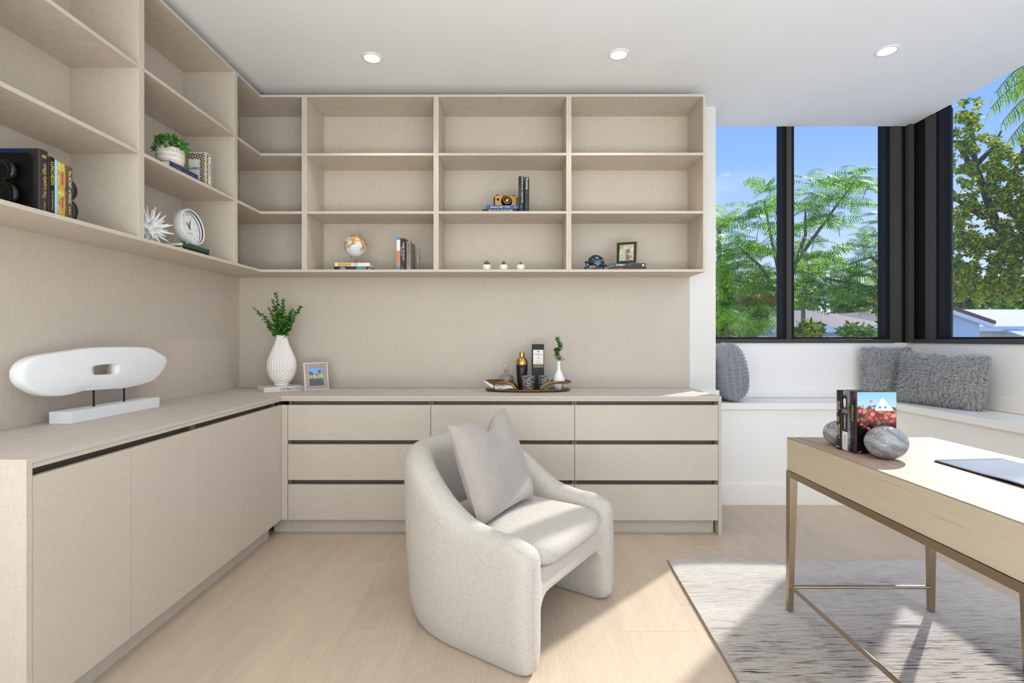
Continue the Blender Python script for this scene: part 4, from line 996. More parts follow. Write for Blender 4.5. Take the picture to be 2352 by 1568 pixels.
cc = (sum(p_[0] for p_ in hols) / 72, sum(p_[1] for p_ in hols) / 72)
def angsort(P, n_=72):
    """resample a star-shaped loop at equal angles round cc"""
    res_ = []
    for k in range(n_):
        a = 2 * math.pi * k / n_ - math.pi; d = Vector((math.cos(a), math.sin(a))); best = None
        for i in range(len(P)):
            p_, q_ = Vector(P[i]) - Vector(cc), Vector(P[(i + 1) % len(P)]) - Vector(cc); e_ = q_ - p_; den = d.x * (-e_.y) + d.y * e_.x
            if abs(den) < 1e-12: continue
            t = (p_.x * (-e_.y) + p_.y * e_.x) / den; u_ = (d.x * p_.y - d.y * p_.x) / den
            if t > 0 and -1e-6 <= u_ <= 1 + 1e-6 and (best is None or t > best): best = t
        res_.append((cc[0] + d.x * (best or .01), cc[1] + d.y * (best or .01)))
    return res_
NA = 120; O_, H_ = angsort(outs, NA), angsort(hols, NA)
mix = lambda k, a, b_: tuple(a[q] * (1 - k) + b_[q] * k for q in (0, 1))
rings = []
TK = .050
for (k, dx, grow) in ((0, -.0, 0), (.05, 0, 0), (.93, 0, 0), (.985, -.004, 0), (1.0, -.012, 0), (1.0, -TK + .010, 0), (.975, -TK, 0), (.05, -TK, 0), (0, -TK, 0)):
    rings.append([(XF + dx, *mix(k, H_[i], O_[i])) for i in range(NA)])
vs = [p_ for q_ in rings for p_ in q_]; fs = []; K = len(rings)
for j in range(K):
    for i in range(NA): a, b_ = j * NA + i, j * NA + (i + 1) % NA; c_, d_ = ((j + 1) % K) * NA + (i + 1) % NA, ((j + 1) % K) * NA + i; fs.append((a, b_, c_, d_))
MB().add(vs, fs).build('carved_body', PLASTER, r, W=True, weld=True, smooth=True)
for yy, zt_ in ((2.256, .985), (2.432, .992)): MB().tube([(-1.856, yy, ZT + .045), (-1.856, yy, zt_)], .0042, 10).build('rod', BLACKMATT, r, W=True, smooth=True)
MB().box(-1.902, -1.810, 2.088, 2.61, ZT, ZT + .050).build('base_block', PLASTER, r, W=True, bevel=.0015)

# vase on a white book
lying((-1.616, 3.312, ZT), R(39.5), .0270, .262, .200, CWHITE, 'large white book lying in the corner of the worktop under the ribbed vase', texts=[('LIVE BEAUTIFUL', .0215, .162, INKB, 0, True, .88), ('ATHENA CALDERONE', .006, .04, INKGREY, 0, True)])
vx, vy, vz = -1.583, 3.487, ZT + .0275
r = thing('vase', (vx, vy, vz), 0, 'tall cream ceramic vase with raised looping ribs, holding green eucalyptus', 'vase')
VP = [(0, 0), (.046, 0), (.048, .006), (.0485, .020), (.056, .028), (.072, .052), (.084, .078), (.0915, .112), (.0925, .135), (.088, .172), (.076, .208), (.060, .246), (.045, .282), (.036, .316), (.0325, .345), (.0295, .346), (.031, .31), (.0, .30)]
def vprof(k):
    out_ = []
    for i in range(len(VP) - 3):
        for j in range(k): t = j / k; out_.append((VP[i][0] * (1 - t) + VP[i + 1][0] * t, VP[i][1] * (1 - t) + VP[i + 1][1] * t))
    return out_ + VP[-3:]
def ribs(r_, z, a):
    if r_ < .03 or z < .022 or z > .344: return r_
    n_ = 3; u = ((a / (2 * math.pi) * n_) % 1) - .5; k = .066 if (int(a / (2 * math.pi) * n_) % 2) else .030
    w_ = abs(u) * 2 * math.pi * r_ / n_; zc_ = .135 if k < .05 else .165
    # nested U shaped ridges hanging round a centre line
    zz = z - (.100 if (int(a / (2 * math.pi) * n_ + .01) % 2) == 0 else .125); d = math.hypot(abs(u) * .19, min(0, zz)) if zz < 0 else abs(u) * .19
    f = sst(.02, .05, z); return r_ + .0027 * f * math.cos(2 * math.pi * d / .0185) * (1 if z < .30 else .6)
m_ = MB(); m_.lathe(vprof(7), 300, mod=ribs); m_.build('vase_body', CERAMIC, r, smooth=True)
r = thing('eucalyptus', (vx, vy, vz + .305), 0, 'spray of green eucalyptus stems standing in the cream ribbed vase', 'plant')
lf = MB(); stt = MB(); rr = random.Random(9)
ends = [(428, 120), (370, 195), (525, 200), (110, 315), (335, 325), (655, 335), (770, 305), (560, 420), (630, 400), (480, 450)]
for (ex, ey) in ends:
    P_ = at(560 + ex / 5.81, 650 + ey / 5.81, vy + rr.uniform(-.09, .03)) - Vector((vx, vy, vz + .305)); mid = Vector((P_.x * .28, P_.y * .28, P_.z * .5)); b0 = Vector((rr.uniform(-.012, .012), rr.uniform(-.01, .01), -.02))
    pts = []
    for i in range(13): t = i / 12; pts.append(b0 * (1 - t) ** 2 + mid * 2 * t * (1 - t) + P_ * t * t)
    stt.tube(pts, [.0018 * (1 - .7 * i / 12) for i in range(13)], 5)
    NL = int(9 + P_.length * 44)
    for i in range(NL):
        t = .22 + .78 * i / NL; p_ = b0 * (1 - t) ** 2 + mid * 2 * t * (1 - t) + P_ * t * t; d = (P_ * t + mid * (1 - 2 * t) - b0 * (1 - t)).normalized()
        a0 = i * 1.57 + rr.random(); sz = .040 * (1 - .66 * t) * rr.uniform(.85, 1.15); s1 = d.cross(Vector((0, 1, .2))).normalized(); s2 = d.cross(s1)
        for s_ in (1, -1):
            q = s1 * math.cos(a0) * s_ + s2 * math.sin(a0) * s_; leaf(lf, p_, q + d * .35 + Vector((rr.gauss(0, .25), rr.gauss(0, .25), rr.gauss(0, .25))), d + Vector((rr.gauss(0, .4), -.9, .2)), sz, sz * 1.05, bend=-.12)
lf.build('leaves', LEAF2, r); stt.build('stems', TWIG, r, smooth=True)

# photo frame in the corner
r = thing('photo_frame', (-1.334, 3.462, ZT), (R(-10), 0, R(40)), 'grey wooden frame with white rim and palm tree photograph, beside the white book', 'picture frame')
fw, fh = .158, .186; GW = oak('grey_frame_wood', srgb(172, 158, 146), 2); m_ = MB()
def ringbox(m_, w_, h_, t, y0, y1):
    m_.box(-w_ / 2, w_ / 2, y0, y1, 0, t); m_.box(-w_ / 2, w_ / 2, y0, y1, h_ - t, h_); m_.box(-w_ / 2, -w_ / 2 + t, y0, y1, t, h_ - t); m_.box(w_ / 2 - t, w_ / 2, y0, y1, t, h_ - t); return m_
ringbox(MB(), fw, fh, .0045, -.010, .008).build('rim', plain('white_frame_rim', srgb(238, 230, 222), .4), r, bevel=.0005)
g = MB(); a_, b_, hh = fw / 2 - .0045, .047, fh
g.box(-a_, a_, -.006, .006, .0045, .030); g.box(-a_, a_, -.006, .006, fh - .030, fh - .0045); g.box(-a_, -.0475, -.006, .006, .030, fh - .030); g.box(.0475, a_, -.006, .006, .030, fh - .030); g.build('frame_wood', GW, r)
def photo():
    m = Mat('palm_photograph'); w_ = m.node('ShaderNodeTexCoord'); s_ = m.node('ShaderNodeSeparateXYZ'); m.link(w_.outputs['Object'], s_.inputs[0])
    base = m.ramp(m.rng(s_.outputs[2], .03, .156, 0, 1), [(0, srgb(84, 88, 94)), (.36, srgb(92, 96, 100)), (.42, srgb(206, 176, 120)), (.55, srgb(214, 190, 140)), (.6, srgb(150, 176, 206)), (1, srgb(120, 168, 222))])
    m.col(base).set(Roughness=.3); return m.m
MB().box(-.0475, .0475, -.003, .004, .030, fh - .030).build('photograph', photo(), r)
pm = MB(); rr = random.Random(3)
for (x, z, s_) in ((.026, .128, 1.2), (-.026, .112, 1.0), (-.038, .122, .7), (.006, .106, .6)):
    pm.add([(x - .0012, -.0034, .075), (x + .0012, -.0034, .075), (x + .001, -.0034, z), (x - .001, -.0034, z)], [(0, 1, 2, 3)])
    for k in range(11):
        a = 2 * math.pi * k / 11 + .2; L = .020 * s_; d = Vector((math.cos(a), 0, math.sin(a) * .8)); p_ = Vector((x, -.0034, z)); q_ = p_ + d * L + Vector((0, 0, -.004)); n_ = Vector((-d.z, 0, d.x)) * .0016
        q_.x = max(-.046, min(.046, q_.x)); q_.z = min(.154, q_.z); pm.add([p_ - n_, p_ + n_, q_], [(0, 1, 2)])
pm.build('palm_silhouette', plain('photo_dark_green', srgb(46, 56, 46), .4), r)
MB().prism([(.009, .11), (.009, .15), (.056, .014)], 'x', -.015, .015).build('easel_back', GW, r)

# tray group
tx, ty = .0945, 3.428; A_, B_ = .285, .128
r = thing('tray', (tx, ty, ZT), 0, 'oval antique brass tray with raised loop handles holding the bar set', 'tray')
MB().lathe([(0, .002), (.90, .002), (.97, .004), (1.0, .012), (1.0, .016), (.965, .014), (.93, .008), (0, .007)], 72, sx=A_, sy=B_).build('tray_base', BRONZE, r, smooth=True)
for s_ in (-1, 1):
    pts = []; e0 = 74
    def ep(a, k, z): return (s_ * A_ * k * math.cos(a), B_ * k * math.sin(a), z)
    for a in (-70, -66): pass
    top = [ep(R(-62 + 124 * i / 24), 1.0, .062) for i in range(25)]
    pre = [ep(R(-74), .97, .012), ep(R(-72), .98, .030), ep(R(-69), .99, .050)]; post = [ep(R(69), .99, .050), ep(R(72), .98, .030), ep(R(74), .97, .012)]
    MB().tube(pre + top + post, .0058, 8, flat=1.5).build('handle', BRONZE, r, smooth=True)
    for a in (-36, 36): MB().tube([ep(R(a), .97, .012), ep(R(a), .99, .060)], .0048, 8).build('handle_post', BRONZE, r, smooth=True)
zt = ZT + .0085
r = thing('decanter', (tx - .148, ty + .052, zt), 0, 'clear glass decanter with a square stopper at the left of the brass tray', 'decanter')
MB().lathe([(0, 0), (.050, 0), (.054, .006), (.055, .070), (.050, .086), (.030, .094), (.017, .100), (.014, .110), (.014, .122), (.019, .126), (.019, .130), (.0115, .130), (.0115, .104), (.045, .082), (.050, .068), (.049, .014), (0, .012)], 40).build('bottle', GLASS, r, smooth=True)
MB().lathe([(0, .112), (.0105, .112), (.0105, .131), (.012, .134), (.018, .138), (.018, .176), (.016, .178), (0, .178)], 24).build('stopper', GLASS, r, smooth=True)
r = thing('cocktail_shaker', (tx - .040, ty + .048, zt), 0, 'black cocktail shaker with a brass shoulder and cap on the tray', 'shaker')
MB().lathe([(0, 0), (.024, 0), (.026, .004), (.034, .07), (.0385, .135), (.039, .163), (0, .163)], 40).build('shaker_body', BLACK, r, smooth=True)
MB().lathe([(.0392, .1635), (.0395, .165), (.0395, .180), (.0385, .184), (.035, .198), (.026, .209), (.019, .214), (.0175, .216), (.0185, .219), (.0185, .243), (.0165, .248), (.0, .249)], 40).build('cap', GOLD, r, smooth=True)
r = thing('bottle_box', (tx + .070, ty + .075, zt), R(2), 'tall black whisky gift box with a white label standing at the back of the tray', 'box')
MB().box(-.039, .039, -.035, .035, 0, .302).build('carton', BLACKMATT, r, bevel=.0012)
MB().box(-.0345, .0345, -.0362, -.0352, .168, .264).build('label', CWHITE, r); MB().box(-.0345, .0345, -.0362, -.0352, .147, .150).build('stripe', INKG, r); MB().box(-.0345, .0345, -.0362, -.0352, .1585, .1655).build('stripe', plain('grey_label_band', srgb(150, 144, 136), .5), r)
for (s_, z, sz, sx_) in (('THE', .243, .006, 1), ('MACALLAN', .232, .0115, .95), ('12', .208, .0165, 1), ('YEARS OLD', .190, .005, 1), ('HIGHLAND SINGLE MALT', .180, .0042, 1), ('SCOTCH WHISKY', .174, .0042, 1)):
    text('label_lettering', s_, sz, INKB, r, plane_M((0, -.0364, z), (1, 0, 0), (0, 0, 1)), align='CENTER', sx=sx_)
MB().lathe([(0, 0), (.006, 0), (.006, .0012), (0, .0012)], 16).xf(plane_M((0, -.0362, .254), (1, 0, 0), (0, 0, 1))).build('crest', INKGREY, r)
text('stripe_lettering', 'DOUBLE CASK MATURED', .005, INKG, r, plane_M((0, -.0355, .1545), (1, 0, 0), (0, 0, 1)), align='CENTER')
r = thing('bud_vase', (tx + .206, ty - .006, zt), 0, 'small matt white bottle vase with a leafy sprig at the right of the tray', 'vase')
MB().lathe([(0, 0), (.024, 0), (.028, .004), (.038, .022), (.0425, .045), (.040, .070), (.029, .098), (.018, .122), (.0115, .142), (.0095, .165), (.0100, .190), (.0085, .190), (.0075, .16), (0, .15)], 40).build('vase_body', PLASTER, r, smooth=True)
r = thing('leafy_sprig', (tx + .206, ty - .006, zt + .155), 0, 'short green leafy sprig standing in the small white bottle vase', 'plant')
lf = MB(); stt = MB(); rr = random.Random(17)
stt.tube([(0, 0, 0), (.002, 0, .06), (-.002, 0, .11), (-.004, 0, .185)], .0014, 5)
for i in range(150):
    t = i / 150; z = .035 + .155 * t; wob = .010 * math.sin(z * 60); a = i * 2.4; rad_ = (.022 if z < .075 else .018) * (1 - .55 * t) * rr.uniform(.2, 1); 
    if .075 < z < .10 and math.cos(a) > 0: rad_ *= .5
    p_ = (wob + rad_ * math.cos(a), rad_ * math.sin(a), z); leaf(lf, p_, (math.cos(a), math.sin(a), rr.uniform(.1, .9)), (0, 0, 1), rr.uniform(.014, .020), .012, bend=-.1)
for i in range(36):
    a = i * 2.4; p_ = (-.018 + .010 * math.cos(a) * rr.random(), .010 * math.sin(a), .098 + .022 * rr.random()); leaf(lf, p_, (math.cos(a) - .4, math.sin(a), .5), (0, -.5, 1), .015, .011)
lf.build('leaves', LEAF2, r); stt.build('stem', TWIG, r)
for i, (dx, dy, lab) in enumerate(((.0235, -.060, 'left of the two cut crystal tumblers at the front of the tray'), (.135 - .002, -.060, 'right of the two cut crystal tumblers, in front of the black gift box'))):
    r = thing('tumbler', (tx + dx - .022, ty + dy, zt), 0, lab, 'glass', 'cut crystal tumblers')
    MB().lathe([(0, 0), (.036, 0), (.038, .003), (.0445, .094), (.0445, .0965), (.0405, .0965), (.0355, .020), (.030, .016), (0, .015)], 40, mod=lambda r_, z, a: r_ + (.0009 * math.cos(14 * a + z * 160) if .033 < r_ and .004 < z < .08 else 0)).build('glass_bowl', CRYSTAL, r, smooth=True)
r = thing('napkin', (tx - .188, ty - .048, zt + .006), R(12), 'rolled white linen napkin in a pale wooden ring at the left of the tray', 'napkin')
NAP = plain('white_linen_napkin', srgb(238, 236, 232), .8); vs = []; fs = []
def naproll(mb, pts, ws, hs, n=22):
    vs = []; fs = []
    for i, (p_, w_, h_) in enumerate(zip(pts, ws, hs)):
        for k in range(n):
            a = 2 * math.pi * k / n; q = 1 + .10 * math.sin(5 * a + i * .4); vs.append((p_[0], p_[1] + w_ * math.cos(a) * q, p_[2] + h_ * math.sin(a) * q))
    for i in range(len(pts) - 1):
        for k in range(n): fs.append((i * n + k, i * n + (k + 1) % n, (i + 1) * n + (k + 1) % n, (i + 1) * n + k))
    fs += [tuple(range(n))[::-1], tuple((len(pts) - 1) * n + k for k in range(n))]; return mb.add(vs, fs)
naproll(MB(), [(-.105, 0, .055), (-.085, 0, .042), (-.055, 0, .022), (-.022, 0, .008), (0, 0, .006), (.022, 0, .007), (.055, 0, .012), (.085, 0, .010), (.112, 0, .002)], [.016, .026, .024, .016, .0145, .016, .030, .034, .018], [.006, .010, .012, .0125, .0125, .0125, .014, .011, .004]).build('cloth', NAP, r, smooth=True)
ring = MB(); n = 28; vs = []; fs = []
for x, q in ((-.017, .0185), (-.017, .0215), (.017, .0215), (.017, .0185)):
    for k in range(n): a = 2 * math.pi * k / n; vs.append((x, q * math.cos(a), .008 + q * .82 * math.sin(a)))
for j in range(4):
    for k in range(n): fs.append((j * n + k, j * n + (k + 1) % n, ((j + 1) % 4) * n + (k + 1) % n, ((j + 1) % 4) * n + k))
ring.add(vs, fs).build('napkin_ring', plain('pale_wood_ring', srgb(214, 196, 166), .5), r, smooth=False)

# ------------------------------------------------------------------ things on the desk
DZ = DT + .0004
def marble():
    m = Mat('swirled_marble'); w_ = m.node('ShaderNodeTexWave'); w_.inputs['Scale'].default_value = 6.5; w_.inputs['Distortion'].default_value = 7; w_.inputs['Detail'].default_value = 2.5; w_.inputs['Detail Scale'].default_value = 2.0
    m.link(m.coord((1, 1, 1.5), rot=(.5, .8, .2)), w_.inputs[0])
    m.col(m.ramp(w_.outputs[0], [(.0, srgb(132, 132, 135)), (.10, srgb(104, 104, 107)), (.22, srgb(158, 158, 160)), (.40, srgb(128, 128, 131)), (.47, srgb(62, 62, 66)), (.55, srgb(150, 150, 152)), (.70, srgb(186, 186, 187)), (.80, srgb(88, 88, 92)), (.88, srgb(176, 176, 178)), (1, srgb(142, 142, 145))])).set(Roughness=.12, Coat_Weight=.5); return m.m
MARBLE = marble()
def stone(x, y, rx, ry, rz, label):
    r = thing('stone_bookend', (x, y, DZ), 0, label, 'bookend', 'pair of marbled ball bookends')
    m_ = MB(); m_.ball((0, 0, rz * .985), 1, 48, 32, (rx, ry, rz)); m_.v = [(a, b_, max(0, c_)) for a, b_, c_ in m_.v]; m_.build('stone_body', MARBLE, r, smooth=True)
stone(1.333, 1.838, .069, .063, .0585, 'grey swirled marble ball bookend in front of the rose cover book')
stone(1.306, 2.062, .058, .050, .050, 'darker grey swirled marble ball bookend behind the black book, at the desk edge')
def rosecover():
    m = Mat('rose_garden_cover'); w_ = m.node('ShaderNodeTexCoord'); s_ = m.node('ShaderNodeSeparateXYZ'); m.link(w_.outputs['Object'], s_.inputs[0]); z = s_.outputs[2]
    v = m.node('ShaderNodeTexVoronoi'); v.inputs['Scale'].default_value = 85; m.link(m.coord(), v.inputs[0]); n1 = m.noise(m.coord(), 45, 5, .7)
    roses = m.mix(m.rng(v.outputs[0], .1, .5, 0, 1), srgb(226, 98, 84), srgb(120, 36, 34)); veg = m.mix(m.rng(n1, .4, .62, 0, 1), srgb(20, 22, 14), srgb(150, 150, 62))
    body = m.mix(m.rng(m.noise(m.coord(loc=(5, 2, 1)), 42, 3), .47, .53, 0, 1), veg, roses)
    dark = m.mix(m.rng(m.noise(m.coord(loc=(2, 7, 1)), 38, 3), .62, .66, 0, 1), srgb(14, 12, 12), srgb(176, 70, 74))
    h = m.math('ADD', z, m.rng(n1, .3, .7, -.014, .014)); low = m.mix(m.rng(h, .105, .125, 0, 1), dark, body)
    sky = m.ramp(m.rng(z, .15, .232, 0, 1), [(0, srgb(190, 214, 228)), (1, srgb(128, 182, 220))])
    m.col(m.mix(m.rng(h, .172, .180, 0, 1), low, sky)).set(Roughness=.25); return m.m
RC = rosecover(); DARKC = mottled('book_dark_rose_spine', srgb(10, 9, 10), srgb(24, 20, 20), srgb(96, 50, 46), 40); SPW = mottled('book_grey_white_photo', srgb(24, 24, 26), srgb(120, 120, 126), srgb(214, 214, 220), 9)
GD = 'three hardbacks between the marbled bookends on the desk'
def dbook(yc, th, h, x, cover, label, texts, bands=()):
    return book((x, yc, DZ), R(-90), th, h, .150, cover, label, texts=texts, bands=bands, group=GD, round_=.003)
b = dbook(1.991, .029, .229, 1.262, CK, 'black hardback with cream block capitals on its spine, farthest on the desk', [('CLIVE', .0125, .172, PAPER, .0062, False, 1.0), ('CUSSLER', .0125, .166, PAPER, -.0062, False, .95), ('VALHALLA', .0125, .072, PAPER, .0062, False, .95), ('RISING', .0125, .074, PAPER, -.0062, False, 1.0)], bands=[(-.009, .006, .108, .128, GOLD), (-.012, .008, .010, .012, INKW)])
b = dbook(1.959, .031, .230, 1.267, SPW, 'grey and white hardback with a small portrait on its spine, middle desk book', [('AMERICAN', .0110, .110, INKW, 0, False, 1.0), ('PRINCE', .0110, .043, INKGREY, 0, False, 1.0)], bands=[(-.0150, .0150, .145, .160, INKGREY), (-.0150, .0150, .075, .1445, CK), (-.0150, .0150, .005, .0745, CWHITE)])
MB().prism([(.004, .172), (.011, .180), (.012, .200), (.007, .212), (-.006, .213), (-.010, .202), (-.007, .185), (-.002, .170)], 'y', -.0046, -.0040).build('portrait_hair', CK, b)
MB().prism([(.002, .166), (.008, .178), (.008, .196), (.003, .203), (-.006, .198), (-.006, .184), (-.003, .170)], 'y', -.0052, -.0047).build('portrait_face', CWHITE, b)
b = dbook(1.9265, .030, .231, 1.275, DARKC, 'dark hardback with a red rose garden and white house cover, nearest on the desk', [('ARRIVALS', .0150, .150, INKG, 0, False, .95), ('A NOVEL', .007, .07, INKGREY, 0, False)])
# front cover art faces the viewer: local +x side of the book
MB().box(.0151, .0156, .004, .149, .001, .230).build('cover_art', RC, b)
HW = plain('printed_white_house', srgb(222, 224, 228), .4)
MB().prism([(.070, .168), (.092, .205), (.096, .208), (.100, .206), (.138, .166), (.138, .160), (.070, .160)], 'x', .0157, .0159).build('printed_house', HW, b)
for y0 in (.083, .104): MB().box(.0160, .0161, y0, y0 + .009, .170, .177).build('printed_window', CAQUA, b)
rose = MB()
for (yy, zz, q) in ((.055, .196, .006), (.016, .160, .008), (.030, .158, .010), (.060, .148, .009), (.120, .150, .009), (.138, .142, .010), (.090, .158, .007), (.050, .135, .008), (.132, .122, .008), (.110, .135, .008), (.075, .13, .007), (.020, .11, .006), (.045, .095, .006)):
    rose.add([(.0162, yy + q * math.cos(2 * math.pi * k / 9) * (1 + .15 * (k % 2)), zz + q * .85 * math.sin(2 * math.pi * k / 9)) for k in range(9)], [tuple(range(9))])
rose.build('printed_rose', leafmat('printed_rose_red', srgb(206, 70, 66), srgb(238, 150, 140), 0), b)
for (s_, z, sz, yy) in (('THE', .092, .0100, .078), ('ARRIVALS', .072, .0215, .078), ('MEG HOWREY', .036, .0110, .078)):
    text('cover_title', s_, sz, INKW, b, plane_M((.0163, yy, z), (0, 1, 0), (0, 0, 1)), align='CENTER', sx=1.0)
# portfolio with a lifted cover
r = thing('magazine', (1.60, 1.60, DZ), 0, 'dark glossy magazine with a curling cover lying on the desk, cut by the right edge', 'magazine')
MB().box(1.466, 1.70, 1.40, 1.792, DZ, DZ + .003).build('back_cover', BLACK, r, W=True)
vs = []; fs = []; nx, ny = 18, 24
for j in range(ny + 1):
    for i in range(nx + 1):
        u, v = i / nx, j / ny; x = 1.468 + .232 * u; yy = 1.40 + .39 * v; z = DZ + .007 + .010 * math.exp(-((v - .30 - .25 * u) / .18) ** 2) * (.35 + .65 * u) + .006 * u * v
        vs.append((x, yy, z))
for j in range(ny):
    for i in range(nx): a = j * (nx + 1) + i; fs.append((a, a + 1, a + nx + 2, a + nx + 1))
GLOSSP = plain('blue_grey_sheen_cover', srgb(166, 174, 190), .14); o = MB().add(vs, fs).build('front_cover', GLOSSP, r, W=True, smooth=True); q = o.modifiers.new('s', 'SOLIDIFY'); q.thickness = .003; q.offset = -1  # dark cover lightened to blue-grey, its reflection put into the colour

# ------------------------------------------------------------------ outside
GZ = -1.6
tag(MB().add([(-40, 4.3, GZ), (90, 4.3, GZ), (90, 120, GZ), (-40, 120, GZ), (3.4, -40, GZ), (90, -40, GZ), (90, 4.3, GZ), (3.4, 4.3, GZ)], [(0, 1, 2, 3), (4, 5, 6, 7)]).build('ground', plain('pale_bounce_ground', srgb(196, 192, 180), .9)), kind='structure')  # out of view; made pale to bounce light onto the bay ceiling
FROND = leafmat('poinciana_frond_leaf', srgb(40, 100, 46), srgb(170, 202, 74), .5); FROND2 = leafmat('poinciana_deep_leaf', srgb(34, 92, 56), srgb(150, 184, 70), .45)
BROAD = leafmat('almond_tree_leaf', srgb(36, 76, 48), srgb(190, 190, 58), .42); BUSH = leafmat('bush_leaf', srgb(44, 92, 48), srgb(150, 176, 84), .4); PALMG = leafmat('palm_leaf', srgb(66, 124, 50), srgb(190, 210, 82), .5)
BARK = plain('grey_brown_bark', srgb(122, 106, 92), .9); DEAD = leafmat('dry_palm_leaf', srgb(170, 92, 50), srgb(206, 140, 84), .3)
def frond(mb, p, d, L, rr, droop=.35, npair=13, w_=.020, pl=.15):
    """feathery compound leaf: rachis with paired strips"""
    d = Vector(d).normalized(); side = d.cross(Vector((0, 0, 1))); side = side.normalized() if side.length > .05 else Vector((1, 0, 0))
    side = (side + Vector((0, 0, rr.uniform(-.9, .9)))).normalized(); up = side.cross(d)
    for i in range(npair):
        t = (i + .6) / npair; c = Vector(p) + d * L * t - Vector((0, 0, 1)) * droop * L * t * t; dd = (d - Vector((0, 0, 1)) * droop * 2 * t).normalized()
        pL = L * pl * 2 * (1 - (2 * t - .85) ** 2 * .55)
        for s_ in (1, -1):
            e_ = (side * s_ + dd * .32 - Vector((0, 0, 1)) * .18 + Vector((rr.gauss(0, .05), rr.gauss(0, .05), rr.gauss(0, .05)))).normalized(); q = dd * w_
            a = c + e_ * pL * .5 - Vector((0, 0, 1)) * pL * .03; b = c + e_ * pL - Vector((0, 0, 1)) * pL * .14
            mb.add([c - q * .4, c + q * .4, a + q * .5, a - q * .5, b], [(0, 1, 2, 3), (3, 2, 4)])
    return mb
def limb(mb, pts, r0, r1):
    n = len(pts); out_ = []
    for i in range(n - 1):
        for k in range(3): t = k / 3; out_.append(Vector(pts[i]).lerp(Vector(pts[i + 1]), t))
    out_.append(Vector(pts[-1])); m_ = len(out_); mb.tube(out_, [r0 + (r1 - r0) * i / (m_ - 1) for i in range(m_)], 6)
def poinciana(label, Y, base, limbs, tips, mat, seed, L=.50, n=9):
    rr = random.Random(seed); b = at(base[0], base[1], Y); r = thing('poinciana_tree', (b.x, Y, GZ), 0, label, 'tree', 'feathery trees outside the bay window')
    tr = MB(); limb(tr, [(b.x + .25, Y, GZ), (b.x + .1, Y, GZ + 1.5), b], .11, .07)
    for lb_ in limbs:
        pts = [at(x, y, Y + dy) for x, y, dy in lb_]; limb(tr, pts, .045, .012)
    lf = MB()
    for (x, y) in tips:
        for rep_ in range(2):
            c = at(x + rr.gauss(0, 7), y + rr.gauss(0, 7), Y + rr.uniform(-.9, .9)); a0 = rr.random() * 6
            for k in range(n // 2 + 1):
                a = a0 + 2 * math.pi * k / (n // 2 + 1) + rr.gauss(0, .15); frond(lf, c, (math.cos(a), math.sin(a), rr.uniform(-.25, .8)), L * rr.uniform(.8, 1.25), rr)
        tr.tube([c, c - Vector((rr.uniform(-.1, .1), 0, .25))], .006, 4)
    tr.build('trunk', BARK, r, W=True, smooth=True); lf.build('foliage', mat, r, W=True)
poinciana('feathery poinciana tree seen through the left pane, with a bough reaching up right', 9.5, (1795, 720),
    [[(1795, 720, 0), (1792, 640, 0), (1770, 540, .2), (1755, 460, .3)], [(1792, 680, 0), (1745, 610, -.3), (1690, 560, -.5)], [(1796, 700, 0), (1830, 600, .2), (1880, 530, .3), (1930, 460, .3), (1965, 415, .2)], [(1793, 660, 0), (1730, 650, .3), (1670, 640, .5)], [(1790, 700, 0), (1740, 690, -.4), (1690, 690, -.5)], [(1830, 600, .2), (1850, 540, .1), (1850, 470, 0)]],
    [(1768, 436), (1745, 470), (1786, 480), (1712, 500), (1680, 535), (1745, 520), (1790, 530), (1662, 575), (1705, 560), (1740, 570), (1780, 585), (1655, 620), (1690, 610), (1730, 620), (1765, 640), (1668, 655), (1710, 660), (1748, 670), (1690, 700), (1660, 700), (1725, 705), (1775, 700), (1665, 600), (1675, 690), (1700, 655), (1735, 690), (1760, 655), (1715, 585), (1785, 625), (1650, 665), (1680, 630), (1705, 720), (1750, 715), (1655, 720), (1785, 665),
     (1962, 402), (1985, 428), (1935, 425), (1905, 455), (1955, 458), (1868, 440), (1848, 470), (1885, 492), (1912, 508), (1845, 520), (1870, 560), (1898, 590), (1850, 590)], FROND, 101)
poinciana('feathery poinciana tree behind the black corner post, boughs reaching left over the roof', 10.5, (2085, 720),
    [[(2085, 720, 0), (2080, 620, 0), (2050, 540, 0), (2020, 500, 0)], [(2085, 700, 0), (2000, 660, 0), (1900, 640, -.2), (1845, 690, -.4)], [(2080, 650, 0), (2000, 590, .2), (1940, 610, .2)], [(2085, 690, 0), (1990, 700, 0), (1900, 720, 0)]],
    [(2030, 500), (2012, 535), (1985, 555), (2035, 560), (1960, 585), (2005, 590), (1935, 615), (1975, 622), (2020, 625), (1905, 645), (1950, 655), (1995, 660), (2035, 665), (1880, 675), (1925, 690), (1965, 695), (2010, 700), (1850, 650), (1865, 620), (1890, 610), (1845, 690), (1990, 610), (2030, 600), (1940, 640), (1970, 670), (2005, 680), (1880, 640), (1910, 665)], FROND2, 102)
def leaf_mass(mb, rr, blobs, Y, n, size, dY=1.0):
    ws = [rx * ry for (_, _, rx, ry) in blobs]
    for (x, y, rx, ry) in rr.choices(blobs, ws, k=n):
        a = rr.uniform(0, 2 * math.pi); q = rr.random() ** .5; px, py = x + rx * q * math.cos(a), y + ry * q * math.sin(a)
        c = at(px, py, Y + rr.uniform(-dY, dY))
        d = Vector((rr.gauss(0, 1), rr.gauss(0, 1), rr.gauss(-.3, .8))).normalized(); s_ = d.orthogonal().normalized(); s_ = (s_ * math.cos(a * 3) + d.cross(s_) * math.sin(a * 3)) * size * .26; L = size * rr.uniform(.7, 1.2)
        mb.add([c, c + d * L * .45 + s_, c + d * L, c + d * L * .45 - s_], [(0, 1, 2, 3)])
    return mb
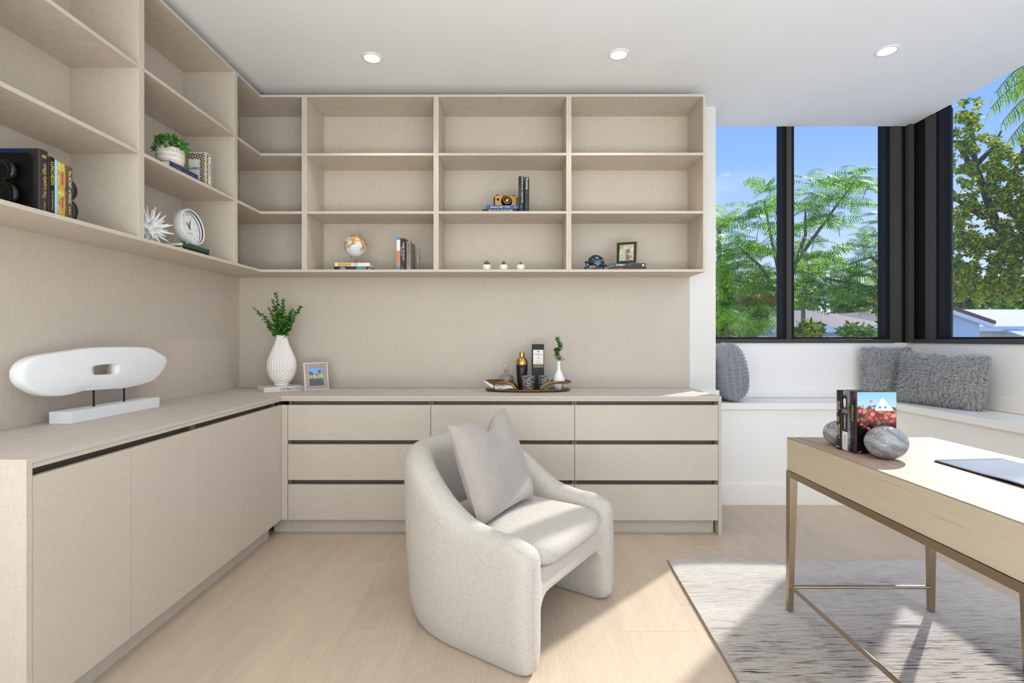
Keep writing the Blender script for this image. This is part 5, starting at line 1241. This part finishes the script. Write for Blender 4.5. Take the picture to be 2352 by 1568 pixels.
def clump_blobs(rr, regions, n, r0, r1):
    out_ = []
    ws = [rx * ry for (_, _, rx, ry) in regions]
    for (x, y, rx, ry) in rr.choices(regions, ws, k=n):
        a = rr.uniform(0, 2 * math.pi); q = rr.random() ** .5; out_.append((x + rx * q * math.cos(a), y + ry * q * math.sin(a), rr.uniform(r0, r1), rr.uniform(r0, r1) * .7))
    return out_
rr = random.Random(55); tY = 12.5
b = at(2330, 720, tY); r = thing('broadleaf_tree', (b.x, tY, GZ), 0, 'big spreading broadleaf tree filling the right-hand window', 'tree')
regs = [(2226, 248, 26, 24), (2222, 300, 46, 34), (2172, 350, 24, 44), (2275, 365, 70, 50), (2350, 420, 80, 100), (2200, 440, 55, 60), (2290, 500, 90, 70), (2178, 545, 36, 60), (2350, 600, 80, 70), (2265, 600, 70, 60), (2190, 640, 40, 40), (2290, 670, 50, 34), (2430, 450, 80, 160)]
bl = clump_blobs(rr, regs, 230, 9, 22); lf = leaf_mass(MB(), rr, bl, tY, 24000, .095, 1.0); leaf_mass(lf, rr, clump_blobs(rr, regs, 500, 4, 9), tY, 11000, .10, 1.3); lf.build('foliage', BROAD, r, W=True)
tr = MB(); limb(tr, [(at(2520, 720, tY).x, tY, GZ), at(2480, 720, tY), at(2380, 600, tY), at(2290, 520, tY), at(2240, 380, tY), at(2226, 260, tY)], .20, .03)
for pts in ([(2340, 570), (2240, 570), (2170, 560)], [(2360, 590), (2352, 540), (2400, 480)], [(2262, 500), (2200, 460), (2165, 400)], [(2310, 640), (2250, 650), (2190, 640)], [(2262, 500), (2320, 420), (2350, 340)], [(2240, 380), (2280, 340), (2300, 300)], [(2310, 640), (2352, 625), (2400, 610)], [(2240, 400), (2200, 330), (2180, 320)]):
    limb(tr, [at(x, y, tY + .2) for x, y in pts], .07, .02)
tr.build('trunk', BARK, r, W=True, smooth=True)
# drooping palm at the upper right
pY = 10.5; b = at(2520, 250, pY); r = thing('coconut_palm', (b.x, pY, GZ), 0, 'tall palm whose long drooping leaves hang in at the top right corner', 'palm')
lf = MB(); st = MB(); rr = random.Random(8)
limb(st, [(b.x + .3, pY, GZ), (b.x + .1, pY, GZ + 4), tuple(b)], .14, .11)
for (ex, ey, my) in ((2285, 215, 50), (2300, 285, 130), (2270, 165, 20), (2400, 350, 150), (2275, 250, 95), (2620, 330, 120), (2700, 200, 60), (2560, 60, 90), (2315, 325, 180)):
    e_ = at(ex, ey, pY + rr.uniform(-.8, .8)); m_ = at((ex + 2520) / 2, my, pY); pts = [b * (1 - t) ** 2 + m_ * 2 * t * (1 - t) + e_ * t * t for t in [i / 16 for i in range(17)]]; st.tube(pts, [.03 * (1 - .8 * i / 16) for i in range(17)], 5)
    for i in range(44):
        t = .12 + .88 * i / 44; c = b * (1 - t) ** 2 + m_ * 2 * t * (1 - t) + e_ * t * t; d = ((m_ - b) * (1 - t) + (e_ - m_) * t).normalized(); sd = d.cross(Vector((0, 0, 1))).normalized()
        for s_ in (1, -1):
            L = .75 * (1 - .5 * abs(2 * t - .9)) * rr.uniform(.85, 1.1); q = (sd * s_ * .55 + d * .55 - Vector((0, 0, 1)) * rr.uniform(.5, 1.0)).normalized(); e2 = (q * .5 - Vector((0, 0, .9))).normalized()
            a = c + q * L * .5; z = a + e2 * L * .5; w_ = d * .020; lf.add([c - w_ * .6, c + w_ * .6, a + w_, a - w_, z], [(0, 1, 2, 3), (3, 2, 4)])
st.build('trunk', BARK, r, W=True, smooth=True); lf.build('palm_leaves', PALMG, r, W=True)
# small palms and bushes
def palm_proto(label, group, L, n, mat, name='palm_bush'):
    r = thing(name, (0, 0, 0), 0, label, 'palm', group); lf = MB(); rr = random.Random(n)
    for k in range(n):
        a = 2.4 * k; el_ = .25 + .9 * (k / n); frond(lf, (0, 0, 0), (math.cos(a) * math.cos(el_), math.sin(a) * math.cos(el_), math.sin(el_)), L * rr.uniform(.8, 1.1), rr, droop=.45, npair=16, w_=.022 * L, pl=.17)
    lf.build('palm_leaves', mat, r); return r
def put(proto, px, py, Y, sc, rz, label, first=False):
    o = proto if first else copy_tree(proto); o.location = at(px, py, Y); o.scale = (sc,) * 3; o.rotation_euler = (0, 0, rz); o['label'] = label
    MB().tube([(0, 0, (GZ - o.location.z) / sc), (0, 0, (GZ - o.location.z) / sc * .5), (0, 0, .02)], [.09, .07, .05], 7).build('stem', BARK, o); return o
pp = palm_proto('x', 'small palms in the garden', 1.0, 18, PALMG)
put(pp, 1668, 745, 7.5, .55, 0, 'small green palm at the lower left of the bay window', True)
put(pp, 1735, 760, 7.8, .50, 1, 'small green palm low in the left pane, beside the trunk')
put(pp, 1845, 620, 15, .95, 2, 'palm tuft just right of the black mullion')
put(pp, 2030, 640, 13, .9, .5, 'bright palm tuft against the corner post')
put(pp, 1652, 520, 15, 1.1, 1.4, 'palm tuft showing at the white wall edge')
fp = palm_proto('x', 'distant fan palms', 1.0, 12, BUSH, 'fan_palm'); put(fp, 2212, 655, 37, 2.0, .3, 'distant dark palm rising behind the gable in the right window', True); put(fp, 1868, 640, 32.5, 1.7, 1.3, 'distant palm over the tiled roof in the middle pane')
dp = palm_proto('dry orange palm frond cluster hanging by the tree trunk in the left pane', None, .62, 7, DEAD, 'dry_palm'); dp.location = at(1770, 690, 8.6); dp.scale = (.75, .75, 1.0)
def bush(label, px, py, Y, rx, ry, n, size, mat, seed, name='bush', group='bushes and trees behind the houses'):
    rr = random.Random(seed); b = at(px, py + ry, Y); r = thing(name, (b.x, Y, GZ), 0, label, 'bush', group); bl = clump_blobs(rr, [(px, py, rx, ry)], 26, rx * .14 + 5, rx * .2 + 9)
    leaf_mass(MB(), rr, bl, Y, n, size, .9).build('foliage', mat, r, W=True)
    st = MB(); limb(st, [(b.x, Y, GZ), at(px, py + ry * .3, Y), at(px + 4, py - ry * .4, Y)], .07, .02); st.build('stem', BARK, r, W=True)
bush('leafy yellow-green bush low in the middle pane beside the mullion', 1858, 764, 9, 26, 22, 1000, .13, BROAD, 1, group='garden bushes')
bush('leafy green bush filling the bottom of the left pane', 1700, 730, 10, 60, 44, 2600, .13, BUSH, 2, group='garden bushes')
bush('yellow-green climbing bush against the corner post', 2034, 690, 9.5, 16, 60, 900, .12, BROAD, 3, group='garden bushes')
bush('green bush crossing the tiled roof in the middle pane', 1965, 764, 11, 40, 12, 800, .13, BUSH, 4, group='garden bushes')
for i, (px, py, rx, ry, Y, lab) in enumerate(((1660, 680, 50, 70, 31, 'far green tree at the left edge of the left pane'), (1760, 690, 60, 55, 36, 'far green tree behind the trunk in the left pane'), (1870, 680, 50, 40, 40, 'far dark tree over the roof left of centre'), (1960, 690, 46, 34, 36, 'far low trees over the roof right of centre'),
    (2190, 690, 40, 26, 38, 'far green bushes above the gable roof'), (2250, 680, 36, 30, 42, 'far green tree behind the white roof'), (2320, 680, 50, 34, 46, 'far green tree at the right edge of the window'))):
    bush(lab, px, py, Y, rx, ry, 1500, .55, BUSH, 20 + i, name='tree')
# houses
def tiles(name, a, b, sc=3):
    m = Mat(name); v = m.node('ShaderNodeTexBrick'); v.inputs['Color1'].default_value = a; v.inputs['Color2'].default_value = b; v.inputs['Mortar'].default_value = (a[0] * .3, a[1] * .3, a[2] * .3, 1); v.inputs['Scale'].default_value = sc; v.inputs['Mortar Size'].default_value = .03
    m.link(m.coord((1, .9, 1)), v.inputs[0]); m.col(v.outputs[0]).set(Roughness=.8); return m.m
TILE1 = tiles('mauve_roof_tile', srgb(96, 74, 74), srgb(140, 112, 110)); TILE2 = tiles('white_roof_tile', srgb(200, 196, 190), srgb(226, 222, 216)); STUCCO = plain('pale_blue_stucco', srgb(196, 210, 226), .8); STUCCO2 = plain('cream_stucco', srgb(222, 216, 200), .8); DKGL = plain('dark_house_glass', srgb(64, 78, 92), .15); TILE3 = plain('brown_roof_edge', srgb(126, 96, 88), .8)
def house(label, x0, x1, Y0, Y1, zr, ze, wall, roof, wins=(), hip=.0):
    r = thing('house', ((x0 + x1) / 2, (Y0 + Y1) / 2, GZ), 0, label, 'house', 'houses across the street')
    MB().box(x0 + .4, x1 - .4, Y0 + .4, Y1 - .4, GZ, ze).build('wall', wall, r, W=True); ym = (Y0 + Y1) / 2
    MB().add([(x0, Y0, ze), (x1, Y0, ze), (x1 - hip, ym, zr), (x0 + hip, ym, zr), (x0, Y1, ze), (x1, Y1, ze)], [(0, 1, 2, 3), (4, 3, 2, 5), (0, 3, 4), (1, 5, 2)]).build('roof', roof, r, W=True)
    MB().box(x0, x1, Y0 - .03, Y0 + .06, ze - .22, ze + .02).build('fascia', PLASTER, r, W=True)
    for (a, b_, z0, z1) in wins:
        w_ = MB().box(a, b_, Y0 + .33, Y0 + .41, z0, z1).build('window', PLASTER, r, W=True); MB().box(a + .08, b_ - .08, .0, .0, z0, z1).v
        g = MB().box(a + .07, b_ - .07, Y0 + .31, Y0 + .335, z0 + .07, z1 - .07); g.v = [(p[0] - r.location.x, p[1] - r.location.y, p[2] - r.location.z) for p in g.v]; g.build('pane', DKGL, w_)
    return r
Y0 = 20; X = lambda px: at(px, 776, Y0).x
house('white and blue bungalow with a mauve tiled roof behind the poinciana trees', X(1690), X(2068), Y0, Y0 + 9, at(0, 713, Y0 + 4.5).z, at(0, 750, Y0).z, STUCCO, TILE1,
      [(X(1893), X(1909), -.4, 1.28), (X(1914), X(1932), -.4, 1.28), (X(1968), X(2000), -.4, 1.28), (X(1740), X(1775), -.4, 1.28)], hip=.6)
h = house('cream bungalow with a white tiled roof at the right edge of the window', at(2236, 776, 24).x, at(2236, 776, 24).x + 14, 24, 34, at(0, 711, 29).z, at(0, 750, 24).z, STUCCO2, TILE2, [(at(2306, 776, 24).x, at(2346, 776, 24).x, -.4, 1.2)], hip=2.0)
MB().prism([(23.9, at(0, 757, 24).z), (23.0, at(0, 772, 23).z), (23.05, at(0, 773, 23).z), (23.95, at(0, 760, 24).z)], 'x', at(2303, 776, 24).x, at(2338, 776, 24).x).build('awning', STUCCO, h, W=True)
# gable fronted wing
gx0, gx1, gY = at(2078, 776, 21).x, at(2288, 776, 21).x, 21; gm = (gx0 + gx1) / 2; ze = at(0, 744, gY).z; zr = at(0, 709, gY).z
r = thing('house', (gm, gY + 4, GZ), 0, 'pale blue gable-fronted house with brown roof edge beside the corner post', 'house', 'houses across the street')
MB().prism([(gx0 + .3, GZ), (gx1 - .45, GZ), (gx1 - .45, ze + .05), (gm, zr - .08), (gx0 + .3, ze + .05)], 'y', gY + .25, gY + 8).build('wall', STUCCO, r, W=True)
MB().prism([(gx0, ze), (gm, zr), (gx1, ze), (gx1, ze + .13), (gm, zr + .14), (gx0, ze + .13)], 'y', gY, gY + 8.3).build('roof', TILE3, r, W=True)
MB().prism([(gx0 + .05, ze - .16), (gm, zr - .16), (gx1 - .05, ze - .16), (gx1 - .05, ze - .005), (gm, zr - .005), (gx0 + .05, ze - .005)], 'y', gY + .02, gY + .2).build('fascia', PLASTER, r, W=True)
MB().box(gm - 1.0, gm + 1.1, gY + .18, gY + .26, -1.2, .98).build('garage_panel', STUCCO, r, W=True)
# power line pole
pl = at(1895, 700, 34); r = tag(MB().tube([(pl.x, 34, GZ), (pl.x, 34, at(1895, 672, 34).z)], .09, 8).box(pl.x - .7, pl.x + .7, 33.95, 34.05, at(1895, 680, 34).z, at(1895, 678, 34).z + .05).build('utility_pole', BARK), 'thin grey utility pole far off above the tiled roof', 'pole')
